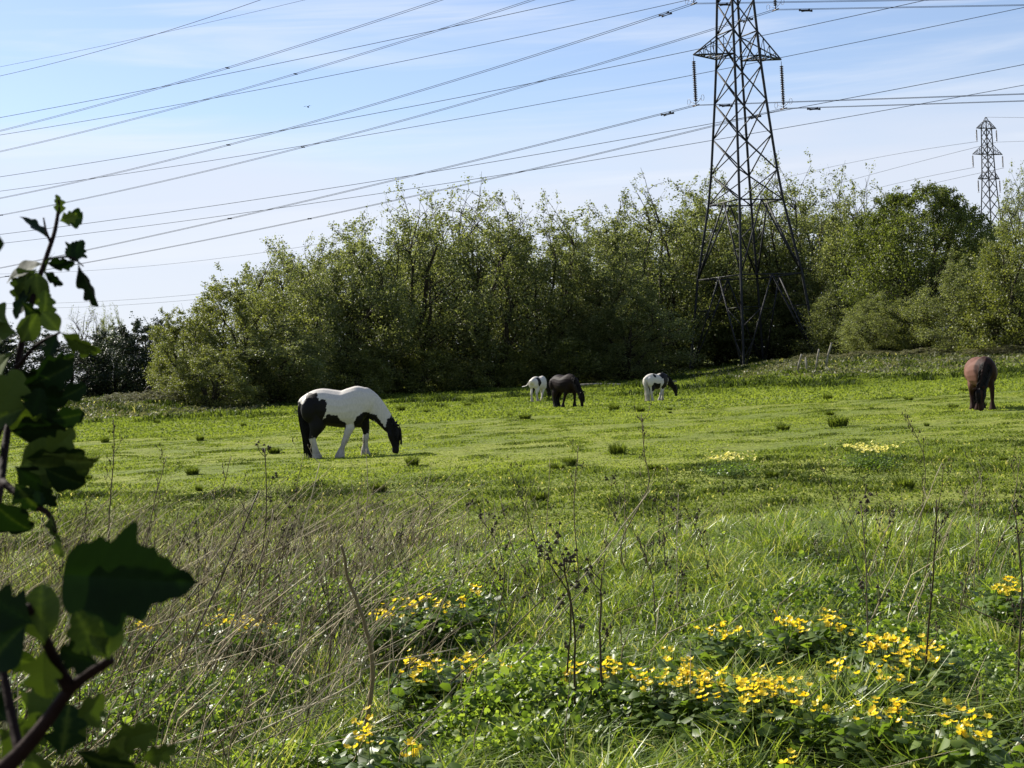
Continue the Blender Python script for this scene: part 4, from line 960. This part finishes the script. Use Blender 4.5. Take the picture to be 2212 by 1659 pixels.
ST = [([(772, 1659), (800, 1520), (803, 1420), (785, 1340), (752, 1240), (738, 1180)], 6.0, .0085, 'long bowed brown stalk, thickest in the verge, curving up left of centre', 2, 0, .55),
      ([(1385, 1300), (1340, 1180), (1400, 1055), (1392, 985), (1385, 895)], 10.0, .0042, 'tall forked stalk reaching above the grass right of centre, ending in a twiggy head', 9, 1, .35),
      ([(1250, 1240), (1240, 1110), (1243, 1040), (1250, 965)], 10, .0038, 'thin stalk with a small top below the brown pony', 5, 1, .35),
      ([(1175, 1230), (1182, 1120), (1188, 990)], 10.5, .003, 'very thin pale stalk left of the stalk below the brown pony', 4, 1, .5),
      ([(1352, 1200), (1350, 1120), (1350, 1042)], 10.5, .003, 'short thin stalk beside the forked twiggy one', 3, 1, .4),
      ([(1290, 1659), (1297, 1480), (1297, 1330), (1300, 1240)], 6.4, .0050, 'right one of the paired dark upright stalks at bottom centre', 5, 2, .15),
      ([(1245, 1659), (1242, 1500), (1240, 1350), (1218, 1215)], 6.3, .0048, 'left one of the paired dark upright stalks at bottom centre', 6, 2, .12),
      ([(1210, 1640), (1225, 1450), (1232, 1300), (1190, 1225)], 6.6, .004, 'brown stalk with drooping seed heads beside the paired dark stalks', 9, 3, .1),
      ([(235, 1160), (240, 1060), (246, 980), (245, 905)], 11, .0045, 'reddish stalk standing over the left end of the field', 6, 1, .2),
      ([(300, 1280), (330, 1100), (360, 985)], 10, .004, 'stalk leaning right, second from the hawthorn', 6, 1, .3),
      ([(440, 1240), (470, 1100), (500, 985)], 10.5, .0035, 'stalk leaning right below the left foot of the wood', 5, 1, .4),
      ([(560, 1260), (575, 1100), (572, 965)], 9.5, .0045, 'stalk with a brown curled head left of the piebald\'s tail', 5, 3, .15),
      ([(600, 1330), (650, 1160), (690, 1000)], 9.0, .0035, 'pale stalk crossing in front of the piebald\'s hind legs', 4, 1, .8),
      ([(690, 1240), (640, 1100), (655, 985)], 10, .003, 'thin stalk before the piebald\'s tail', 5, 1, .5),
      ([(780, 1200), (795, 1060), (790, 970)], 10.5, .003, 'very thin stalk below the piebald\'s belly', 4, 1, .45),
      ([(330, 1560), (440, 1330), (560, 1060)], 7.0, .0055, 'dark diagonal stalk leaning right over the left verge', 4, 0, .2),
      ([(410, 1600), (480, 1400), (570, 1190), (590, 1100)], 7.2, .004, 'second diagonal stalk parallel to the dark leaning one', 4, 0, .6),
      ([(210, 1659), (300, 1450), (430, 1260)], 6.4, .0045, 'diagonal dark stalk behind the hawthorn fork', 3, 0, .2),
      ([(560, 1480), (640, 1310), (760, 1180)], 7.5, .0032, 'pale thin diagonal stalk towards the centre left', 4, 0, .85),
      ([(420, 1659), (600, 1560), (760, 1480), (800, 1440), (990, 1400)], 6.0, .0042, 'long pale stalk lying low from bottom left towards the bowed stalk', 2, 0, .9),
      ([(240, 1640), (400, 1600), (640, 1530), (760, 1500)], 5.9, .0035, 'pale low stalk nearly flat at the bottom left', 2, 0, .95),
      ([(330, 1659), (470, 1630), (700, 1600), (820, 1560)], 5.9, .003, 'lowest pale stalk lying almost flat at the bottom left edge', 1, 0, .9),
      ([(820, 1620), (930, 1510), (1060, 1400), (1180, 1290)], 6.5, .0046, 'long dark diagonal stalk rising right through the marigolds at centre left', 3, 0, .3),
      ([(860, 1650), (960, 1560), (1100, 1450), (1290, 1240)], 6.3, .0038, 'grey diagonal stalk below and right of the dark one', 3, 0, .6),
      ([(880, 1480), (950, 1320), (990, 1200), (1000, 1110)], 8.2, .003, 'pale stalk leaning slightly right above the marigold rows', 4, 1, .8),
      ([(850, 1240), (930, 1110), (895, 1060)], 10, .003, 'dark hooked stalk over the rough middle grass', 4, 1, .25),
      ([(1060, 1400), (1090, 1230), (1040, 1120)], 8.2, .0032, 'brown stalk with branching head left of the centre', 8, 2, .2),
      ([(1180, 1300), (1110, 1190), (1080, 1070)], 9.5, .003, 'thin brown stalk leaning left in the centre', 5, 1, .35),
      ([(1180, 1340), (1290, 1210), (1380, 1090), (1405, 1060)], 8.6, .0035, 'long pale stalk bending right towards the forked one', 2, 0, .85),
      ([(1500, 1659), (1560, 1540), (1640, 1500)], 6.0, .0025, 'pale curved stem under the biggest marigold patch', 1, 0, .95),
      ([(1880, 1659), (1876, 1450), (1872, 1250), (1860, 1090)], 6.6, .0036, 'tall thin upright stalk with a black seed head on the right', 4, 3, .2),
      ([(2005, 1659), (2000, 1450), (2015, 1250), (2025, 1080)], 6.5, .0045, 'tall dark upright stalk through the loose marigold clump', 5, 1, .15),
      ([(1965, 1250), (2000, 1020), (1960, 905)], 9.5, .003, 'fine stalk reaching up to the right-hand field flowers', 9, 1, .3),
      ([(2000, 1240), (2030, 1080), (2040, 1000)], 9.8, .003, 'fine stalk beside the one reaching the right-hand field flowers', 7, 1, .35),
      ([(2130, 1240), (2180, 1120), (2205, 985)], 9.5, .0035, 'slanting stalk close to the right edge', 6, 1, .3),
      ([(2190, 1659), (2200, 1450), (2206, 1250), (2190, 1090)], 6.3, .0045, 'dark stalk rising along the right edge', 5, 2, .15),
      ([(1840, 1420), (1900, 1300), (1960, 1170), (2035, 1000)], 8.0, .0036, 'pale grass stalk bending right across the right-hand field', 2, 0, .9),
      ([(2120, 1659), (2110, 1540), (2112, 1480)], 6.0, .003, 'short upright stalk near the bottom right corner', 2, 0, .5),
      ([(1640, 1659), (1730, 1560), (1830, 1490)], 6.1, .0025, 'pale arching stem left of the low right marigolds', 0, 0, .95),
      ([(2240, 1380), (2130, 1330), (2030, 1285)], 7.4, .0035, 'dark leaning stem crossing in from the right edge', 3, 0, .2),
      ([(700, 1560), (715, 1380), (700, 1200)], 7.5, .0035, 'upright dark stalk left of the bowed one', 3, 1, .2),
      ([(560, 1500), (590, 1330), (620, 1150)], 7.8, .0035, 'upright grey stalk over the left marigold clump', 4, 1, .35)]
for (pts_, Yb, r0, lb, br, sh, tn_) in ST: stalk(pts_, Yb, r0*1.4, lb, br=br, seedhead=sh, tint=tn_)
rg = random.Random(17); seen = set()
REG = [((110, 240), 'beside the hawthorn leaves'), ((240, 360), 'right of the hawthorn leaves'), ((360, 480), 'below the left foot of the wood'), ((480, 600), 'left of the big piebald'),
       ((600, 720), 'under the big piebald\'s tail'), ((720, 850), 'under the big piebald\'s belly'), ((850, 1050), 'right of the big piebald\'s head'), ((1050, 1250), 'below the brown pony'),
       ((1250, 1450), 'below the small piebald pony'), ((1450, 1700), 'below the large pylon'), ((1700, 1950), 'below the field marigolds at right'), ((1950, 2230), 'below the bay horse')]
while len(seen) < 118:
    (xa, xb), rn = REG[min(int(rg.random()**1.7*12), 11)]; ti = rg.choice([0, 1, 2]); li = rg.choice([-1, 0, 1]); hi = rg.choice([0, 1]); key = (rn, ti, li, hi)
    if rg.random() < .002: break
    if key in seen: continue
    seen.add(key); px_ = rg.uniform(xa, xb); Yb = rg.uniform(8, 10) if hi else rg.uniform(9.5, 12.5); py_ = horizon(px_)+CAM_H/Yb*F-20
    h_ = (rg.uniform(.65, .95) if hi else rg.uniform(.32, .5))/Yb*F; ln = (li*rg.uniform(.2, .42)+rg.gauss(.02, .03))*h_
    stalk([(px_-ln*.5, py_), (px_-ln*.1+rg.gauss(0, 5), py_-h_*.55), (px_+ln*.5, py_-h_)], Yb, rg.uniform(.0022, .0046),
          '%s %s dry weed stalk%s, %s' % ('tall' if hi else 'short', ('dark', 'brown', 'pale')[ti], {-1: ' leaning left', 0: ' standing upright', 1: ' leaning right'}[li], rn),
          group='thin dry weed stalks in the verge', br=rg.randint(3, 8), seedhead=rg.choice([0, 1, 1, 2]), tint=(.08, .3, .85)[ti], sd=len(seen))

# ------------------------------------------------------------------ hawthorn / currant shoot close to the lens
def leafmesh(seed, kind=0):
    rng = np.random.default_rng(seed)
    if kind == 0:    # three to five blunt lobes near the tip
        half = [(0, 0), (.08, .035), (.20, .13), (.32, .27), (.42, .36), (.49, .36), (.53, .27), (.58, .245), (.66, .32), (.73, .34), (.79, .28), (.81, .19), (.87, .185), (.93, .15), (.98, .07), (1.0, .0)]
    elif kind == 2:  # broad blade running out to a point
        half = [(0, 0), (.01, .17), (.08, .25), (.16, .24), (.22, .29), (.30, .28), (.36, .37), (.43, .41), (.48, .38), (.50, .28), (.57, .27), (.63, .26), (.67, .18), (.75, .165), (.80, .12), (.90, .09), (1.0, .0)]
    else:            # young, nearly entire leaf
        half = [(0, 0), (.08, .05), (.2, .18), (.35, .31), (.5, .37), (.62, .36), (.70, .30), (.74, .26), (.82, .25), (.90, .19), (.96, .10), (1.0, .0)]
    half = [tuple(q) for q in smooth_path(half, 4)]; V = []; F3 = []; T = []; n = len(half); base = .12+.12*seed
    cols = [0, .33, .68, 1.0]
    for s in (1, -1):
        ph = rng.random()*6
        for i, (u, v) in enumerate(half):
            v = max(v, 0)*(1+.08*math.sin(i*.35+ph))+(.012*abs(math.sin(i*1.57+ph)) if 6 < i < n-2 else 0)
            for c_ in cols:
                w_ = v*c_; vein = .5+.5*math.cos((u-.55*w_)*44)
                V.append((u, s*w_, .20*w_+.05*math.sin(8*u+seed)*w_*2+.02*vein*c_*(1-c_)*2)); T.append(base+.22*(c_ == 0)+.05*(vein > .85))
    k = len(cols)
    for s in range(2):
        o_ = s*n*k
        for i in range(n-1):
            for c_ in range(k-1):
                a, b, c2, d = o_+i*k+c_, o_+(i+1)*k+c_, o_+(i+1)*k+c_+1, o_+i*k+c_+1
                F3.append([a, b, c2, d] if s == 0 else [a, d, c2, b])
    V = np.array(V); V[:, 2] -= (.12+.22*rng.random())*V[:, 0]**2
    return V, np.array(F3), np.clip(T, 0, 1)
LM = []
for s in range(6):
    V, F3, T = leafmesh(s, s % 3 == 2); o = build('leaf', V, [F3], M_HAW, smooth=True, tint=T); LM.append(o.data); bpy.data.objects.remove(o)
V, F3, T = leafmesh(1, 2); o = build('leaf', V, [F3], M_HAW, smooth=True, tint=T); LM_B = o.data; bpy.data.objects.remove(o)
V, F3, T = leafmesh(2, 0); o = build('leaf', V, [F3], M_HAW, smooth=True, tint=np.clip(T*0+.72, 0, 1)); LM_M = o.data; bpy.data.objects.remove(o)
LM_Y = None
V, F3, T = leafmesh(3); o = build('leaf', V, [F3], M_HAW, smooth=True, tint=T*0+.95); LM_Y = o.data; bpy.data.objects.remove(o)
o0 = P(20, 1640, .72)
haw = empty('hawthorn_branch', tuple(o0), 0, 'dark leafy hawthorn branch close to the camera, covering the left edge', 'branch')
def shoot(pts_, r0, r1, name='stem'):
    q = np.array([P(a, b, Y) for a, b, Y in pts_])-o0; q = smooth_path(q, 4); mb = MB(); mb.tube(q, np.linspace(r0, r1, len(q)), 7, .5)
    return mb.build(name, M_TWIG, haw, True)
shoot([(-60, 1720, .70), (40, 1630, .70), (100, 1560, .69), (160, 1480, .68), (240, 1425, .67)], .0046, .0022)
shoot([(150, 1485, .68), (120, 1430, .67), (95, 1375, .66), (60, 1310, .64)], .0036, .0018)
shoot([(-40, 1200, .95), (-5, 1080, 1.0), (12, 960, 1.05), (30, 850, 1.08), (45, 750, 1.1), (72, 640, 1.12), (100, 555, 1.14), (118, 500, 1.15), (126, 455, 1.16), (126, 432, 1.16)], .0034, .0012)
shoot([(5, 1040, 1.0), (60, 1085, .98), (105, 1110, .96), (120, 1150, .95)], .0028, .0014)
shoot([(40, 790, 1.08), (80, 745, 1.06), (130, 718, 1.05)], .0018, .0008)
shoot([(105, 560, 1.14), (150, 555, 1.13), (180, 575, 1.12)], .0010, .0005)
shoot([(112, 530, 1.14), (100, 500, 1.14), (94, 470, 1.14)], .0012, .0006)
shoot([(-30, 1000, 1.02), (10, 900, 1.05), (0, 830, 1.06), (-30, 780, 1.07)], .0022, .0010)
shoot([(45, 1640, .70), (20, 1520, .72), (5, 1400, .74), (60, 1340, .76), (100, 1345, .76)], .0028, .0012)
def leaf(px_, py_, Y, size, rot_deg, tilt=(0, 0), k=0, data=None):
    """size: leaf length in picture px; rot: direction of the leaf tip in the picture, 0 = right, 90 = up"""
    rg_ = random.Random(int(px_*31+py_)); p = P(px_, py_, Y)-o0; a = rad(rot_deg)
    u = Vector(tuple(rt*math.cos(a)+up*math.sin(a))); nrm = Vector(tuple(-fw)); 
    v = nrm.cross(u); R_ = Matrix((u, v, nrm)).transposed()
    T_ = Matrix.Rotation(rad(tilt[0]+rg_.gauss(0, 12)), 3, 'X') @ Matrix.Rotation(rad(tilt[1]+rg_.gauss(0, 14)), 3, 'Y')
    s = size/F*Y; f = bpy.data.objects.new('leaf', data or LM[k % 6]); COL.objects.link(f); f.parent = haw
    M_ = (R_ @ T_).to_4x4(); f.rotation_euler = M_.to_euler(); f.scale = (s, s, s); f.location = Vector(tuple(p))
    return f
for i, a in enumerate([
    # top of the shoot
    (126, 470, 1.16, 48, 95, (75, 0)), (108, 520, 1.15, 85, 118, (68, 0)), (140, 470, 1.15, 56, -8, (10, 20)), (128, 478, 1.15, 40, 20, (20, 0), 'Y'), (118, 545, 1.14, 60, 250, (60, 0)),
    (150, 560, 1.13, 66, 55, (35, 10), 'B'), (168, 565, 1.12, 105, -72, (50, 10)), (98, 568, 1.13, 62, -4, (72, 0)), (95, 570, 1.13, 92, 190, (75, 0)),
    (80, 580, 1.12, 95, 215, (15, 0)), (60, 590, 1.12, 75, 250, (20, 0)), (78, 585, 1.12, 75, 275, (15, 0)), (70, 600, 1.12, 60, 235, (30, 0)), (95, 585, 1.12, 50, -40, (30, 0)),
    (60, 640, 1.11, 55, 235, (30, 0)), (45, 650, 1.1, 60, 320, (30, 0)), (92, 690, 1.08, 64, 70, (10, 0)), (130, 718, 1.05, 60, 130, (20, 0)), (130, 716, 1.05, 92, -35, (62, 0)), (126, 720, 1.05, 60, -110, (20, 0)),
    (40, 720, 1.08, 120, 170, (30, 0), 'M'), (30, 760, 1.08, 130, 215, (30, 0), 'M'), (20, 700, 1.08, 110, 140, (35, 0), 'M'), (45, 740, 1.08, 70, 60, (35, 0)),
    # middle mass
    (20, 830, 1.05, 93, 10, (50, 0)), (35, 850, 1.04, 109, -18, (20, 0)), (70, 830, 1.04, 93, 25, (25, 0)), (100, 850, 1.03, 81, -10, (15, 0)), (60, 880, 1.03, 93, 200, (30, 0)),
    (10, 880, 1.03, 117, -30, (15, 0)), (90, 870, 1.02, 78, -50, (15, 0)), (20, 930, 1.02, 124, 5, (55, 0)), (30, 960, 1.0, 132, -12, (50, 0)), (50, 990, .98, 128, 3, (45, 0)),
    (60, 1000, .98, 124, -15, (20, 0)), (40, 1010, .98, 109, 25, (20, 0)), (90, 985, .97, 85, 30, (25, 0)), (10, 1030, .97, 124, -20, (20, 0)), (95, 1010, .97, 93, -38, (20, 0)), (30, 1040, .96, 85, -60, (10, 0)),
    (110, 1110, .95, 66, -92, (30, 0)), (122, 1160, .95, 46, -80, (20, 0), 'Y'), (112, 1105, .95, 39, 20, (40, 0)), (90, 1095, .95, 39, 100, (40, 0)), (-20, 1080, .96, 117, -60, (20, 0)), (-10, 900, 1.0, 109, 60, (20, 0)),
    (5, 980, .99, 101, 150, (20, 0)), (50, 930, 1.0, 93, 50, (30, 0)), (30, 1005, .98, 93, -45, (10, 0)), (80, 1040, .96, 70, -70, (15, 0)), (110, 905, 1.0, 70, 5, (20, 0)), (75, 800, 1.04, 85, 5, (30, 0)),
    (60, 1015, .98, 95, 40, (30, 0)), (130, 990, .98, 70, -5, (25, 0)), (150, 1000, .98, 62, -20, (30, 0)), (70, 905, 1.0, 70, 75, (30, 0)), (130, 860, 1.02, 60, 20, (30, 0)),
    # the big blurred leaf and the ones round it
    (136, 1240, .60, 296, -8, (8, 0), 'B'), (150, 1285, .605, 150, 5, (25, 0)),
    (95, 1395, .64, 135, 100, (10, 0)), (75, 1350, .63, 130, 150, (15, 0)), (60, 1400, .64, 150, 175, (10, 0)), (60, 1345, .63, 150, 235, (10, 0)), (95, 1400, .64, 120, 262, (10, 0)),
    (232, 1425, .66, 125, 125, (10, 0)), (236, 1425, .66, 105, 95, (20, 0)), (215, 1435, .66, 100, 165, (10, 0)),
    # bottom leaves
    (60, 1560, .75, 108, 60, (30, 0), 'M'), (110, 1590, .75, 136, 10, (35, 0), 'M'), (160, 1620, .76, 136, -10, (30, 0)), (120, 1650, .76, 122, -30, (20, 0), 'M'), (60, 1620, .74, 100, -60, (20, 0)), (230, 1600, .78, 108, 5, (25, 0), 'M'),
    (200, 1640, .78, 86, 30, (20, 0), 'Y'), (20, 1560, .74, 108, 140, (20, 0)), (130, 1640, .74, 115, 80, (20, 0)), (0, 1640, .74, 129, 45, (20, 0), 'M'), (250, 1655, .8, 100, -20, (30, 0)), (10, 1480, .74, 86, 200, (20, 0)), (255, 1600, .8, 75, 20, (20, 0), 'Y'), (300, 1640, .8, 80, 5, (20, 0), 'M'), (235, 1650, .8, 80, -30, (15, 0), 'Y'), (170, 1575, .78, 80, 40, (20, 0), 'M'), (185, 1655, .78, 90, 10, (20, 0), 'M'), (45, 1645, .76, 80, 60, (20, 0), 'Y')]):
    if a[2] > .9 and a[1] > 820 and i % 5 == 2: continue
    leaf(*a[:6], k=i, data=LM_M if (len(a) == 6 and i % 9 == 0) else {'Y': LM_Y, 'B': LM_B, 'M': LM_M}[a[6]] if len(a) > 6 else None)
# unseen leaves of the same bush, added left of the picture to shade it
rg = random.Random(3)
for i in range(90):
    leaf(rg.uniform(-520, -60), rg.uniform(350, 1800), rg.uniform(.75, 1.3), rg.uniform(120, 190), rg.uniform(0, 360), (rg.uniform(0, 60), 0), k=i)
for q in list(PROTO.values()):
    pass
for o in bpy.data.objects:
    for key in ('_h', '_r'):
        if key in o: del o[key]
print('objects', len(bpy.data.objects))
